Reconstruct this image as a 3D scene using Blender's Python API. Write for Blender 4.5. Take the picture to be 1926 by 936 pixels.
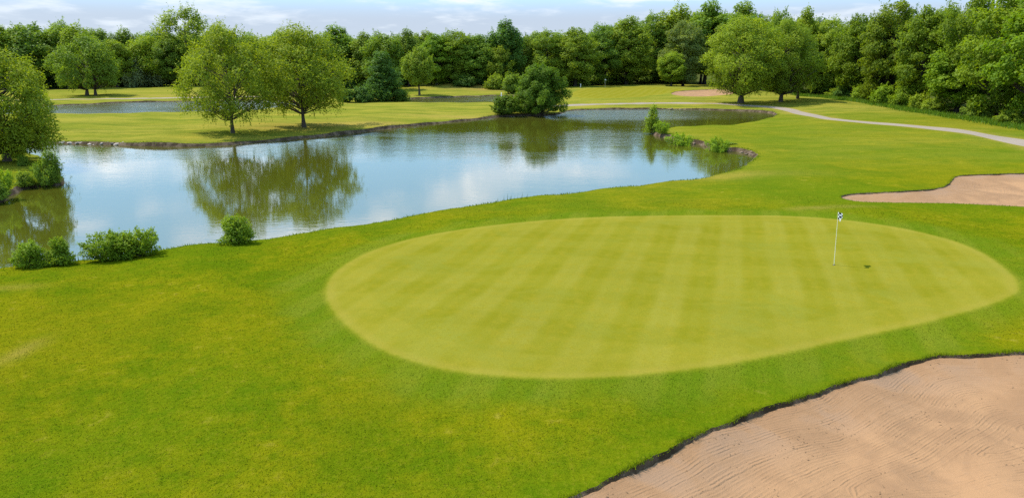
import bpy, math, random
import numpy as np
from mathutils import Vector
from mathutils.geometry import delaunay_2d_cdt

random.seed(7)
RNG = np.random.default_rng(7)
for o in list(bpy.data.objects):
    bpy.data.objects.remove(o)
scene = bpy.context.scene
COL = scene.collection

# ------------------------------------------------------------------ camera
F_PX = 1284.0
PITCH = math.radians(15.8)
CAM_Z = 9.7
cam_data = bpy.data.cameras.new('camera')
cam = bpy.data.objects.new('camera', cam_data)
COL.objects.link(cam)
cam.location = (0, 0, CAM_Z)
cam.rotation_euler = (math.pi / 2 - PITCH, 0, 0)
cam_data.sensor_width = 36.0
cam_data.lens = 36.0 * F_PX / 1926.0
cam_data.clip_start = 0.1
cam_data.clip_end = 12000.0
scene.camera = cam
SP, CP = math.sin(PITCH), math.cos(PITCH)


def ray(px, py):
    cx = (px - 963.0) / F_PX
    cy = (468.0 - py) / F_PX
    return np.array([cx, CP + cy * SP, -SP + cy * CP])


def at(px, py, z):
    d = ray(px, py)
    t = (z - CAM_Z) / d[2]
    return np.array([d[0] * t, d[1] * t, z])


# ------------------------------------------------------------------ sun and sky
SUN_AZ = math.atan2(-1.09, 0.43)          # compass angle from +Y towards +X
SUN_EL = math.radians(58.0)
sun_vec = Vector((math.sin(SUN_AZ) * math.cos(SUN_EL), math.cos(SUN_AZ) * math.cos(SUN_EL), math.sin(SUN_EL)))
sun_data = bpy.data.lights.new('sun', 'SUN')
sun_data.energy = 5.0
sun_data.angle = math.radians(0.53)
sun_data.color = (1.0, 0.94, 0.84)
sun = bpy.data.objects.new('sun', sun_data)
COL.objects.link(sun)
sun.location = (0, 0, 80)
sun.rotation_euler = sun_vec.to_track_quat('Z', 'Y').to_euler()

scene.view_settings.view_transform = 'Standard'
scene.view_settings.look = 'None'
scene.view_settings.gamma = 1.0
scene.view_settings.exposure = 0.36
scene.cycles.use_denoising = False
scene.cycles.max_bounces = 8
scene.cycles.sample_clamp_direct = 6.0
scene.cycles.sample_clamp_indirect = 6.0
scene.cycles.transparent_max_bounces = 8


class NT:
    """small helper for building node trees"""
    def __init__(self, tree):
        self.t = tree
        tree.nodes.clear()

    def n(self, typ, **kw):
        nd = self.t.nodes.new(typ)
        ins = kw.pop('ins', {})
        for k, v in kw.items():
            setattr(nd, k, v)
        for k, v in ins.items():
            self.set(nd, k, v)
        return nd

    def set(self, nd, k, v):
        s = nd.inputs[k]
        if isinstance(v, bpy.types.NodeSocket):
            self.t.links.new(v, s)
        elif isinstance(v, bpy.types.Node):
            self.t.links.new(v.outputs[0], s)
        else:
            s.default_value = v

    def math(self, op, a, b=None, c=None, clamp=False):
        nd = self.n('ShaderNodeMath', operation=op, use_clamp=clamp)
        for i, v in enumerate((a, b, c)):
            if v is not None:
                self.set(nd, i, v)
        return nd.outputs[0]

    def vmath(self, op, a, b=None):
        nd = self.n('ShaderNodeVectorMath', operation=op)
        self.set(nd, 0, a)
        if b is not None:
            self.set(nd, 1, b)
        return nd

    def noise(self, vec, scale, detail=3.0, rough=0.55, dist=0.0):
        nd = self.n('ShaderNodeTexNoise')
        self.set(nd, 'Vector', vec)
        self.set(nd, 'Scale', scale)
        self.set(nd, 'Detail', detail)
        self.set(nd, 'Roughness', rough)
        self.set(nd, 'Distortion', dist)
        return nd.outputs[0]

    def remap(self, v, a, b, c=0.0, d=1.0, smooth=True):
        nd = self.n('ShaderNodeMapRange', interpolation_type='SMOOTHSTEP' if smooth else 'LINEAR')
        for i, x in enumerate((v, a, b, c, d)):
            self.set(nd, i, x)
        return nd.outputs[0]

    def mix(self, f, a, b, mode='MIX'):
        nd = self.n('ShaderNodeMix', data_type='RGBA', blend_type=mode)
        self.set(nd, 0, f)
        self.set(nd, 6, a)
        self.set(nd, 7, b)
        return nd.outputs[2]

    def attr(self, name):
        return self.n('ShaderNodeAttribute', attribute_name=name).outputs['Fac']

    def scale(self, vec, s):
        return self.vmath('MULTIPLY', vec, s).outputs[0]

    def bump(self, h, strength, dist, normal=None):
        nd = self.n('ShaderNodeBump')
        self.set(nd, 'Height', h)
        self.set(nd, 'Strength', strength)
        self.set(nd, 'Distance', dist)
        if normal is not None:
            self.set(nd, 'Normal', normal)
        return nd.outputs[0]


def C4(r, g, b):
    return (r, g, b, 1.0)


world = bpy.data.worlds.new('World')
scene.world = world
world.use_nodes = True
w = NT(world.node_tree)
sky_n = w.n('ShaderNodeTexSky', sky_type='NISHITA')
sky_n.sun_disc = False
sky_n.sun_elevation = SUN_EL
sky_n.sun_rotation = SUN_AZ % (2 * math.pi)
sky_n.altitude = 200.0
sky_n.air_density = 1.0
sky_n.dust_density = 0.3
sky_n.ozone_density = 3.0
tc = w.n('ShaderNodeTexCoord').outputs['Generated']
sep = w.n('ShaderNodeSeparateXYZ', ins={0: tc})
zz = w.math('MAXIMUM', sep.outputs[2], 0.0)
den = w.math('ADD', zz, 0.16)
plane = w.n('ShaderNodeCombineXYZ', ins={0: w.math('DIVIDE', sep.outputs[0], den), 1: w.math('DIVIDE', sep.outputs[1], den), 2: 3.3})
big = w.noise(plane.outputs[0], 1.5, 8.0, 0.55, 0.2)
fine = w.noise(plane.outputs[0], 4.5, 6.0, 0.6, 0.3)
dens = w.math('ADD', w.math('MULTIPLY', big, 0.75), w.math('MULTIPLY', fine, 0.25))
cover = w.remap(dens, 0.535, 0.64)
# thin white veil low over the horizon, bluer higher up
veil = w.remap(zz, 0.03, 0.16, 0.88, 0.66)
amount = w.math('MAXIMUM', cover, veil)
cloud_col = w.mix(w.remap(dens, 0.49, 0.64), w.mix(w.remap(zz, 0.045, 0.11), C4(3.55, 4.05, 5.0), C4(4.3, 7.8, 11.0)), w.mix(w.remap(zz, 0.05, 0.14), C4(5.2, 5.6, 6.3), C4(12.5, 12.7, 13.3)))
sky_col = w.mix(amount, w.mix(1.0, sky_n.outputs[0], C4(0.80, 0.95, 1.12), 'MULTIPLY'), cloud_col)
bg = w.n('ShaderNodeBackground', ins={'Color': sky_col, 'Strength': 0.125})
out = w.n('ShaderNodeOutputWorld', ins={0: bg.outputs[0]})


# ------------------------------------------------------------------ materials
def new_mat(name):
    m = bpy.data.materials.new(name)
    m.use_nodes = True
    return m, NT(m.node_tree)


def finish(nt, shader):
    o = nt.n('ShaderNodeOutputMaterial')
    nt.t.links.new(shader.outputs[0], o.inputs[0])


def principled(nt, col, rough=0.8, spec=0.3, normal=None, **kw):
    p = nt.n('ShaderNodeBsdfPrincipled')
    nt.set(p, 'Base Color', col)
    nt.set(p, 'Roughness', rough)
    nt.set(p, 'Specular IOR Level', spec)
    if normal is not None:
        nt.set(p, 'Normal', normal)
    for k, v in kw.items():
        nt.set(p, k, v)
    return p


def simple_mat(name, col, rough=0.8, spec=0.3, vary=0.25, scale=6.0):
    m, t = new_mat(name)
    pos = t.n('ShaderNodeNewGeometry').outputs['Position']
    nz = t.noise(pos, scale, 4.0)
    c = t.mix(nz, C4(*[x * (1 - vary) for x in col]), C4(*[x * (1 + vary) for x in col]))
    finish(t, principled(t, c, rough, spec, t.bump(nz, 0.3, 0.02)))
    return m


STRIPE = (math.cos(math.radians(17.9)), -math.sin(math.radians(17.9)))


def rough_colour(t, pos):
    """colour of the mown rough: patches of green, olive and straw"""
    n_big = t.noise(pos, 0.07, 3.0, 0.5)
    n_mid = t.noise(pos, 0.34, 4.0, 0.6, 0.3)
    n_small = t.noise(pos, 1.9, 4.0, 0.65)
    n_clump = t.noise(pos, 7.5, 3.0, 0.65)
    mixA = t.remap(t.math('ADD', t.math('MULTIPLY', n_mid, 0.6), t.math('MULTIPLY', n_small, 0.4)), 0.36, 0.66)
    c = t.mix(mixA, C4(0.076, 0.115, 0.0022), C4(0.162, 0.156, 0.0034))
    c = t.mix(t.remap(n_big, 0.46, 0.62, 0.0, 0.65), c, C4(0.070, 0.120, 0.0028))
    c = t.mix(t.remap(n_big, 0.48, 0.36, 0.0, 0.4), c, C4(0.160, 0.148, 0.0038))
    c = t.mix(t.remap(n_clump, 0.52, 0.72, 0.0, 0.35), c, C4(0.180, 0.164, 0.012))
    c = t.mix(t.remap(n_clump, 0.46, 0.30, 0.0, 0.5), c, C4(0.046, 0.072, 0.0016))
    dry = t.math('MULTIPLY', t.remap(n_small, 0.58, 0.72), t.remap(n_mid, 0.47, 0.62), clamp=True)
    c = t.mix(t.math('MULTIPLY', dry, 0.3), c, C4(0.30, 0.235, 0.045))
    return c, n_big, n_mid, n_small, n_clump


def turf_material():
    m, t = new_mat('turf')
    pos = t.n('ShaderNodeNewGeometry').outputs['Position']
    sp = t.n('ShaderNodeSeparateXYZ', ins={0: pos})
    rough_c, n_big, n_mid, n_small, n_clump = rough_colour(t, pos)
    n_grain = t.noise(pos, 26.0, 3.0, 0.75)
    # fairway and far lawns: paler, yellower, faint mowing bands
    band = t.math('SINE', t.math('ADD', t.math('MULTIPLY', sp.outputs[1], 0.8), t.math('MULTIPLY', sp.outputs[0], 0.16)))
    fair_c = t.mix(t.remap(t.noise(t.scale(pos, (0.35, 1.2, 1.0)), 0.16, 4.0, 0.6), 0.35, 0.68), C4(0.126, 0.146, 0.016), C4(0.215, 0.194, 0.030))
    fair_c = t.mix(t.remap(band, -0.7, 0.7, 0.0, 0.16), fair_c, C4(0.250, 0.236, 0.022))
    streak = t.noise(t.scale(pos, (0.22, 1.0, 1.0)), 0.8, 6.0, 0.75)
    fair_c = t.mix(t.remap(streak, 0.50, 0.64, 0.0, 0.85), fair_c, C4(0.092, 0.122, 0.012))
    fair_c = t.mix(t.remap(streak, 0.47, 0.36, 0.0, 0.6), fair_c, C4(0.285, 0.225, 0.030))
    fair_c = t.mix(t.remap(n_small, 0.54, 0.74, 0.0, 0.5), fair_c, C4(0.29, 0.235, 0.035))
    base = t.mix(t.attr('fair'), rough_c, fair_c)
    # dry, tan slopes
    base = t.mix(t.math('MULTIPLY', t.attr('dry'), t.remap(n_mid, 0.3, 0.7, 0.45, 1.0), clamp=True), base, C4(0.30, 0.205, 0.055))
    # putting green with its collar
    dg = t.attr('dgreen')
    dgn = t.math('ADD', dg, t.math('MULTIPLY', t.math('SUBTRACT', n_clump, 0.5), 0.22))
    dgw = t.math('ADD', dg, t.math('MULTIPLY', t.math('SUBTRACT', n_mid, 0.5), 2.2))
    fringe = t.math('MULTIPLY', t.remap(dgw, 2.6, 0.6), t.attr('isgreen'))
    u = t.math('ADD', t.math('MULTIPLY', sp.outputs[0], STRIPE[0]), t.math('MULTIPLY', sp.outputs[1], STRIPE[1]))
    u = t.math('ADD', u, t.math('MULTIPLY', n_mid, 0.5))
    st = t.math('SINE', t.math('MULTIPLY', u, 2 * math.pi / 2.1))
    st = t.remap(st, -0.8, 0.8)
    st2 = t.remap(t.math('SINE', t.math('MULTIPLY', u, 2 * math.pi / 0.7)), -0.5, 0.9)
    st = t.math('ADD', t.math('MULTIPLY', st, 0.8), t.math('MULTIPLY', st2, 0.2))
    st = t.math('MULTIPLY', st, t.remap(n_mid, 0.3, 0.62, 1.0, 0.45))
    base = t.mix(t.math('MULTIPLY', fringe, 0.65), base, t.mix(st, C4(0.088, 0.138, 0.006), C4(0.148, 0.170, 0.015)))
    cross = t.math('SINE', t.math('MULTIPLY', t.math('ADD', t.math('MULTIPLY', sp.outputs[1], 0.98), t.math('MULTIPLY', sp.outputs[0], 0.2)), 2 * math.pi / 3.1))
    g = t.mix(st, C4(0.148, 0.143, 0.009), C4(0.186, 0.172, 0.022))
    g = t.mix(t.remap(cross, -0.4, 0.4, 0.0, 0.16), g, C4(0.23, 0.206, 0.028))
    g = t.mix(t.remap(n_small, 0.44, 0.74, 0.0, 0.6), g, C4(0.198, 0.166, 0.014))
    g = t.mix(t.remap(n_mid, 0.50, 0.70, 0.0, 0.5), g, C4(0.166, 0.172, 0.024))
    g = t.mix(t.remap(n_clump, 0.50, 0.74, 0.0, 0.5), g, C4(0.17, 0.146, 0.005))
    ring = t.math('MULTIPLY', t.remap(dgn, -1.75, -1.55), t.remap(dgn, 0.1, -0.05))
    g = t.mix(t.math('MULTIPLY', ring, 0.22), g, t.mix(n_small, C4(0.195, 0.172, 0.014), C4(0.235, 0.198, 0.028)))
    ring2 = t.math('MULTIPLY', t.remap(dgn, -0.55, -0.20), t.remap(dgn, 0.02, -0.1))
    g = t.mix(t.math('MULTIPLY', ring2, 0.18), g, C4(0.262, 0.205, 0.042))
    base = t.mix(t.remap(dgn, 0.26, -0.20), base, g)
    # floor of the wood
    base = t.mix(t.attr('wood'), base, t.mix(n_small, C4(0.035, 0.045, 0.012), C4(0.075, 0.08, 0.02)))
    # fine grain of the blades
    isg = t.remap(dgn, 0.1, -0.1)
    amp = t.remap(isg, 0.0, 1.0, 0.62, 0.42, smooth=False)
    grain = t.math('ADD', t.math('MULTIPLY', n_grain, 0.7), t.math('MULTIPLY', t.noise(pos, 70.0, 1.0, 0.6), 0.3))
    k = t.math('ADD', 1.0, t.math('MULTIPLY', t.math('SUBTRACT', grain, 0.5), t.math('MULTIPLY', amp, 2.6)))
    base = t.vmath('SCALE', base)
    t.set(base, 3, k)
    hgt = t.math('ADD', t.math('MULTIPLY', grain, 0.7), t.math('MULTIPLY', n_clump, 0.9))
    bs = t.remap(isg, 0.0, 1.0, 0.9, 0.18, smooth=False)
    nrm = t.bump(hgt, bs, 0.07)
    finish(t, principled(t, base.outputs[0], 1.0, 0.0, nrm))
    return m


def blade_material():
    m, t = new_mat('rough_blade')
    pos = t.n('ShaderNodeNewGeometry').outputs['Position']
    c = rough_colour(t, pos)[0]
    tone = t.attr('tone')
    c = t.mix(tone, t.mix(1.0, c, C4(0.80, 0.86, 0.85), 'MULTIPLY'), t.mix(1.0, c, C4(1.15, 1.10, 1.3), 'MULTIPLY'))
    p = principled(t, c, 0.8, 0.05)
    tr = t.n('ShaderNodeBsdfTranslucent', ins={'Color': c})
    finish(t, t.n('ShaderNodeMixShader', ins={0: 0.45, 1: p.outputs[0], 2: tr.outputs[0]}))
    return m


def sand_material():
    m, t = new_mat('bunker_sand')
    pos = t.n('ShaderNodeNewGeometry').outputs['Position']
    d = t.attr('dsand')
    n1 = t.noise(pos, 0.55, 4.0, 0.6, 0.4)
    n2 = t.noise(pos, 5.0, 4.0, 0.65)
    n3 = t.noise(pos, 48.0, 2.0, 0.7)
    col = t.mix(t.remap(n1, 0.36, 0.66), C4(0.250, 0.142, 0.074), C4(0.330, 0.186, 0.094))
    damp = t.math('MULTIPLY', t.remap(d, -2.2, -0.1), t.remap(n1, 0.42, 0.62))
    col = t.mix(t.math('MULTIPLY', damp, 0.6), col, C4(0.200, 0.135, 0.095))
    col = t.mix(t.remap(n2, 0.55, 0.75, 0.0, 0.4), col, C4(0.255, 0.155, 0.092))
    col = t.mix(t.remap(n3, 0.62, 0.78, 0.0, 0.45), col, C4(0.25, 0.155, 0.095))
    # rake grooves follow the edge of the hollow
    dd = t.math('ADD', d, t.math('MULTIPLY', t.noise(pos, 0.20, 0.0), 0.9))
    rk = t.math('SINE', t.math('MULTIPLY', t.math('ADD', dd, t.math('MULTIPLY', n2, 0.05)), 2 * math.pi / 0.085))
    along = t.noise(t.n('ShaderNodeCombineXYZ', ins={0: t.math('MULTIPLY', dd, 3.2), 1: 0.0, 2: 0.0}).outputs[0], 1.0, 3.0, 0.7)
    mask = t.math('MULTIPLY', t.remap(along, 0.38, 0.64), t.remap(t.noise(pos, 1.6, 4.0, 0.7), 0.40, 0.66))
    h = t.math('ADD', t.math('MULTIPLY', t.math('MULTIPLY', rk, mask), 0.45), t.math('MULTIPLY', n2, 0.65))
    h = t.math('ADD', h, t.math('MULTIPLY', n3, 0.45))
    h = t.math('ADD', h, t.math('MULTIPLY', along, 1.9))
    finish(t, principled(t, col, 0.95, 0.1, t.bump(h, 0.85, 0.032)))
    return m


def soil_material():
    m, t = new_mat('bare_soil')
    pos = t.n('ShaderNodeNewGeometry').outputs['Position']
    n1 = t.noise(pos, 1.1, 4.0, 0.65)
    n2 = t.noise(pos, 9.0, 4.0, 0.7)
    c = t.mix(t.remap(n1, 0.4, 0.64), C4(0.045, 0.030, 0.017), C4(0.13, 0.092, 0.060))
    c = t.mix(t.remap(n2, 0.56, 0.74, 0.0, 0.7), c, C4(0.19, 0.145, 0.105))
    finish(t, principled(t, c, 0.95, 0.1, t.bump(n2, 0.9, 0.08)))
    return m


def path_material():
    m, t = new_mat('path_paving')
    pos = t.n('ShaderNodeNewGeometry').outputs['Position']
    n1 = t.noise(pos, 0.5, 4.0, 0.6)
    n2 = t.noise(pos, 11.0, 4.0, 0.7)
    c = t.mix(n1, C4(0.205, 0.162, 0.128), C4(0.275, 0.222, 0.172))
    c = t.mix(t.remap(n2, 0.5, 0.8, 0.0, 0.5), c, C4(0.33, 0.28, 0.24))
    finish(t, principled(t, c, 0.9, 0.2, t.bump(n2, 0.3, 0.01)))
    return m


def water_material():
    m, t = new_mat('pond_water')
    pos = t.n('ShaderNodeNewGeometry').outputs['Position']
    v = t.scale(pos, (0.55, 1.0, 1.0))
    r1 = t.noise(v, 2.4, 3.0, 0.55, 0.6)
    r2 = t.noise(v, 6.0, 2.0, 0.5, 0.4)
    r3 = t.noise(t.scale(pos, (0.4, 1.0, 1.0)), 0.45, 2.0, 0.5)
    calm = t.remap(t.noise(t.scale(pos, (0.5, 1.0, 1.0)), 0.055, 3.0, 0.6, 0.5), 0.36, 0.62, 0.35, 1.2)
    xyz = t.n('ShaderNodeSeparateXYZ', ins={0: pos})
    open_water = t.math('ADD', t.remap(xyz.outputs[1], 54.0, 88.0, 0.14, 0.8), t.remap(xyz.outputs[1], 106.0, 116.0, 0.0, 5.0))      # the wind reaches the far water
    lee = t.remap(xyz.outputs[0], 33.0, 20.0, 0.12, 1.0)              # the right arm lies sheltered
    far = t.math('MAXIMUM', t.math('MULTIPLY', open_water, lee), 0.16)
    h = t.math('ADD', t.math('MULTIPLY', r1, 0.6), t.math('MULTIPLY', r2, 0.22))
    h = t.math('ADD', h, t.math('MULTIPLY', r3, 0.6))
    nrm = t.bump(h, t.math('MULTIPLY', t.math('MULTIPLY', calm, far), 0.16), 0.22)
    n1 = t.noise(pos, 0.09, 3.0)
    col = t.mix(n1, C4(0.046, 0.050, 0.004), C4(0.066, 0.066, 0.007))
    p = principled(t, col, t.remap(xyz.outputs[1], 100.0, 116.0, 0.03, 0.16), 0.5, nrm)
    t.set(p, 'IOR', 3.2)
    finish(t, p)
    return m


def leaf_material(name='leaf', trans=0.45):
    m, t = new_mat(name)
    oc = t.n('ShaderNodeObjectInfo').outputs['Color']
    tone = t.attr('tone')
    dark = t.mix(1.0, oc, C4(0.60, 0.73, 0.84), 'MULTIPLY')
    lite = t.mix(1.0, oc, C4(1.32, 1.28, 0.80), 'MULTIPLY')
    c = t.mix(tone, dark, lite)
    p = principled(t, c, 0.6, 0.15)
    tr = t.n('ShaderNodeBsdfTranslucent', ins={'Color': t.mix(1.0, c, C4(1.35, 1.35, 0.45), 'MULTIPLY')})
    mx = t.n('ShaderNodeMixShader', ins={0: trans, 1: p.outputs[0], 2: tr.outputs[0]})
    finish(t, mx)
    return m


def bark_material():
    m, t = new_mat('bark')
    co = t.n('ShaderNodeTexCoord').outputs['Object']
    n1 = t.noise(t.scale(co, (9.0, 9.0, 1.6)), 1.0, 4.0, 0.7)
    oc = t.n('ShaderNodeObjectInfo').outputs['Color']
    c = t.mix(n1, t.mix(1.0, oc, C4(0.55, 0.55, 0.55), 'MULTIPLY'), t.mix(1.0, oc, C4(1.5, 1.5, 1.5), 'MULTIPLY'))
    finish(t, principled(t, c, 0.95, 0.1, t.bump(n1, 0.8, 0.06)))
    return m


M_TURF = turf_material()
M_BLADE = blade_material()
M_SAND = sand_material()
M_SOIL = soil_material()
M_PATH = path_material()
M_WATER = water_material()
M_LEAF = leaf_material()
M_BARK = bark_material()
M_ROCK = simple_mat('pale_rock', (0.34, 0.28, 0.24), 0.9, 0.2, 0.4, 3.0)
M_CLOD = simple_mat('dark_clod', (0.13, 0.085, 0.05), 0.95, 0.1, 0.4, 20.0)
M_STONE = simple_mat('brown_stone', (0.17, 0.125, 0.09), 0.95, 0.1, 0.4, 4.0)
M_POLE = simple_mat('pole_paint', (0.78, 0.74, 0.55), 0.4, 0.5, 0.05)
def cloth_material():
    m, t = new_mat('white_cloth')
    p = principled(t, C4(0.85, 0.85, 0.86), 0.85, 0.2)
    tr = t.n('ShaderNodeBsdfTranslucent', ins={'Color': C4(0.85, 0.85, 0.85)})
    finish(t, t.n('ShaderNodeMixShader', ins={0: 0.5, 1: p.outputs[0], 2: tr.outputs[0]}))
    return m


M_WHITE = cloth_material()
M_BLACK = simple_mat('black_cloth_hole_shade', (0.012, 0.014, 0.03), 0.85, 0.2, 0.1)
M_POSTW = simple_mat('white_paint', (0.75, 0.75, 0.73), 0.6, 0.4, 0.08)


# ------------------------------------------------------------------ mesh and object helpers
def mesh_from(name, verts, faces, mat, smooth=False, attrs=None, mat_idx=None):
    """verts (n,3); faces (m,k) int array or list of such arrays"""
    me = bpy.data.meshes.new(name)
    verts = np.asarray(verts, dtype=np.float32)
    if not isinstance(faces, list):
        faces = [faces]
    faces = [np.asarray(f, dtype=np.int32) for f in faces if len(f)]
    me.vertices.add(len(verts))
    me.vertices.foreach_set('co', verts.ravel())
    loops = np.concatenate([f.ravel() for f in faces])
    sizes = np.concatenate([np.full(len(f), f.shape[1], dtype=np.int32) for f in faces])
    starts = np.concatenate([[0], np.cumsum(sizes)[:-1]]).astype(np.int32)
    me.loops.add(len(loops))
    me.loops.foreach_set('vertex_index', loops)
    me.polygons.add(len(sizes))
    me.polygons.foreach_set('loop_start', starts)
    me.polygons.foreach_set('loop_total', sizes)
    if smooth:
        me.polygons.foreach_set('use_smooth', np.ones(len(sizes), dtype=bool))
    for mt in (mat if isinstance(mat, (list, tuple)) else [mat]):
        me.materials.append(mt)
    if mat_idx is not None:
        me.polygons.foreach_set('material_index', np.asarray(mat_idx, dtype=np.int32))
    for k, v in (attrs or {}).items():
        a = me.attributes.new(k, 'FLOAT', 'POINT')
        a.data.foreach_set('value', np.asarray(v, dtype=np.float32))
    me.update(calc_edges=True)
    me.validate()
    return me


def link(name, data, parent=None, loc=None, color=None):
    o = bpy.data.objects.new(name, data)
    COL.objects.link(o)
    if parent is not None:
        o.parent = parent
    if loc is not None:
        o.location = loc
    if color is not None:
        o.color = (*color, 1.0)
    return o


def tag(o, label=None, cat=None, group=None, kind=None):
    if label:
        o['label'] = label
    if cat:
        o['category'] = cat
    if group:
        o['group'] = group
    if kind:
        o['kind'] = kind
    return o


def tube(path, radii, sides=6, cap=True):
    path = np.asarray(path, float)
    n = len(path)
    tang = np.gradient(path, axis=0)
    tang /= np.linalg.norm(tang, axis=1)[:, None] + 1e-9
    ref = np.array([1.0, 0.1, 0.0]) if abs(tang[0][2]) > 0.7 else np.array([0.0, 0.0, 1.0])
    a = np.cross(tang, ref)
    a /= np.linalg.norm(a, axis=1)[:, None] + 1e-9
    b = np.cross(tang, a)
    ang = np.linspace(0, 2 * np.pi, sides, endpoint=False)
    v = (path[:, None, :] + np.asarray(radii)[:, None, None] * (np.cos(ang)[None, :, None] * a[:, None, :] + np.sin(ang)[None, :, None] * b[:, None, :])).reshape(-1, 3)
    i = np.arange(n - 1)[:, None] * sides
    j = np.arange(sides)[None, :]
    jn = (j + 1) % sides
    f = np.stack([i + j, i + jn, i + sides + jn, i + sides + j], axis=-1).reshape(-1, 4)
    return v, f


class Join:
    def __init__(self):
        self.v, self.f, self.n = [], [], 0

    def add(self, v, f):
        self.v.append(np.asarray(v, float))
        self.f.append(np.asarray(f) + self.n)
        self.n += len(v)

    def mesh(self, name, mat, smooth=False):
        by = {}
        for f in self.f:
            by.setdefault(f.shape[1], []).append(f)
        return mesh_from(name, np.concatenate(self.v), [np.concatenate(x) for x in by.values()], mat, smooth)


# ------------------------------------------------------------------ the ground plan (outlines traced on the ground)
def smooth_px(pts, closed=True, per=8):
    p = np.asarray(pts, float)
    n = len(p)
    outp = []
    rng = range(n) if closed else range(n - 1)
    for i in rng:
        if closed:
            p0, p1, p2, p3 = p[(i - 1) % n], p[i], p[(i + 1) % n], p[(i + 2) % n]
        else:
            p0, p1, p2, p3 = p[max(i - 1, 0)], p[i], p[i + 1], p[min(i + 2, n - 1)]
        k = 1 if np.linalg.norm(p2 - p1) > 600 else per
        for s in np.arange(k) / k:
            if k == 1:
                outp.append(p1)
                continue
            outp.append(0.5 * (2 * p1 + (p2 - p0) * s + (2 * p0 - 5 * p1 + 4 * p2 - p3) * s * s + (3 * p1 - p0 - 3 * p2 + p3) * s ** 3))
    if not closed:
        outp.append(p[-1])
    return np.array(outp)


def resample(w2, closed=True, k=0.008, lo=0.2, hi=2.5):
    p = np.vstack([w2, w2[:1]]) if closed else w2
    res = []
    for a, b in zip(p[:-1], p[1:]):
        d = np.linalg.norm(b - a)
        s = min(hi, max(lo, np.linalg.norm((a + b) / 2) * k))
        m = max(1, int(round(d / s)))
        for i in range(m):
            res.append(a + (b - a) * i / m)
    if not closed:
        res.append(p[-1])
    res = np.array(res)
    # drop points that crowd together
    keep = [0]
    for i in range(1, len(res)):
        s = min(hi, max(lo, np.linalg.norm(res[i]) * k))
        if np.linalg.norm(res[i] - res[keep[-1]]) > 0.5 * s:
            keep.append(i)
    return res[keep]


def wobble(w2, amp, freq, seed=0.0, closed=True):
    """ragged edges: push each point along its normal"""
    nx = np.roll(w2, -1, 0) - np.roll(w2, 1, 0)
    if not closed:
        nx = np.gradient(w2, axis=0)
    nx /= np.linalg.norm(nx, axis=1)[:, None] + 1e-9
    nrm = np.stack([nx[:, 1], -nx[:, 0]], 1)
    s = np.concatenate([[0], np.cumsum(np.linalg.norm(np.diff(w2, axis=0), axis=1))])
    h = (np.sin(s * freq + seed) + 0.7 * np.sin(s * freq * 2.3 + 1.7 + seed) + 0.6 * np.sin(s * freq * 5.1 + 0.4 * seed) + 0.5 * np.sin(s * freq * 9.7 + 2 * seed)) / 2.2
    return w2 + nrm * (amp * h)[:, None]


def area2(p):
    q = np.roll(p, -1, 0)
    return 0.5 * np.sum(p[:, 0] * q[:, 1] - q[:, 0] * p[:, 1])


def offset(p, d):
    """grow (d>0) or shrink a closed outline"""
    t = np.roll(p, -1, 0) - np.roll(p, 1, 0)
    t /= np.linalg.norm(t, axis=1)[:, None] + 1e-9
    nrm = np.stack([t[:, 1], -t[:, 0]], 1) * (1.0 if area2(p) > 0 else -1.0)
    return p + nrm * d


def chunks(nseg, n):
    k = max(1, int(1.2e6 // max(nseg, 1)))
    return [slice(i, min(n, i + k)) for i in range(0, n, k)]


def inside(poly, x, y):
    x, y = np.asarray(x, float), np.asarray(y, float)
    q = np.roll(poly, -1, 0)
    x0, y0, x1, y1 = poly[:, 0], poly[:, 1], q[:, 0], q[:, 1]
    m = np.where(y0 == y1, 0, (x1 - x0) / np.where(y0 == y1, 1, y1 - y0))
    r = np.zeros(len(x), bool)
    for sl in chunks(len(poly), len(x)):
        Y, X = y[sl, None], x[sl, None]
        r[sl] = (((y0 > Y) != (y1 > Y)) & (X < m * (Y - y0) + x0)).sum(1) % 2 == 1
    return r


def seg_dist(poly, x, y, closed=True):
    x, y = np.asarray(x, float), np.asarray(y, float)
    q = np.roll(poly, -1, 0) if closed else poly[1:]
    p = poly if closed else poly[:-1]
    x0, y0 = p[:, 0], p[:, 1]
    dx, dy = q[:, 0] - x0, q[:, 1] - y0
    L = dx * dx + dy * dy + 1e-12
    best = np.empty(len(x))
    for sl in chunks(len(p), len(x)):
        X, Y = x[sl, None] - x0, y[sl, None] - y0
        t = np.clip((X * dx + Y * dy) / L, 0, 1)
        best[sl] = ((X - t * dx) ** 2 + (Y - t * dy) ** 2).min(1)
    return np.sqrt(best)


def sdf(poly, x, y):
    d = seg_dist(poly, x, y)
    return np.where(inside(poly, x, y), -d, d)


# the big pond: far and side shores at water level, near shore where the lawn's lip hides the water
POND_FAR = [(-420, 250), (-250, 257), (0, 265), (100, 270), (200, 273), (300, 276), (400, 275), (480, 269), (560, 262), (640, 254), (700, 247),
            (750, 240), (800, 235), (850, 230), (890, 226), (935, 221), (970, 219), (1010, 218), (1050, 216), (1072, 209), (1110, 207), (1190, 206), (1260, 206),
            (1330, 207), (1390, 209), (1430, 211), (1452, 214), (1458, 219), (1445, 225), (1415, 232), (1370, 238), (1320, 240), (1280, 243), (1250, 247),
            (1226, 252), (1238, 257), (1262, 262), (1278, 270), (1305, 270), (1330, 277), (1356, 284), (1385, 285), (1410, 291), (1417, 300), (1404, 311)]
POND_NEAR = [(1375, 321), (1300, 335), (1240, 340), (1180, 347), (1100, 358), (1000, 370), (940, 377), (880, 386), (800, 398), (700, 414), (620, 426),
             (560, 436), (480, 446), (400, 456), (330, 465), (240, 478), (150, 489), (60, 497), (0, 502), (-150, 514), (-420, 530)]
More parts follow.
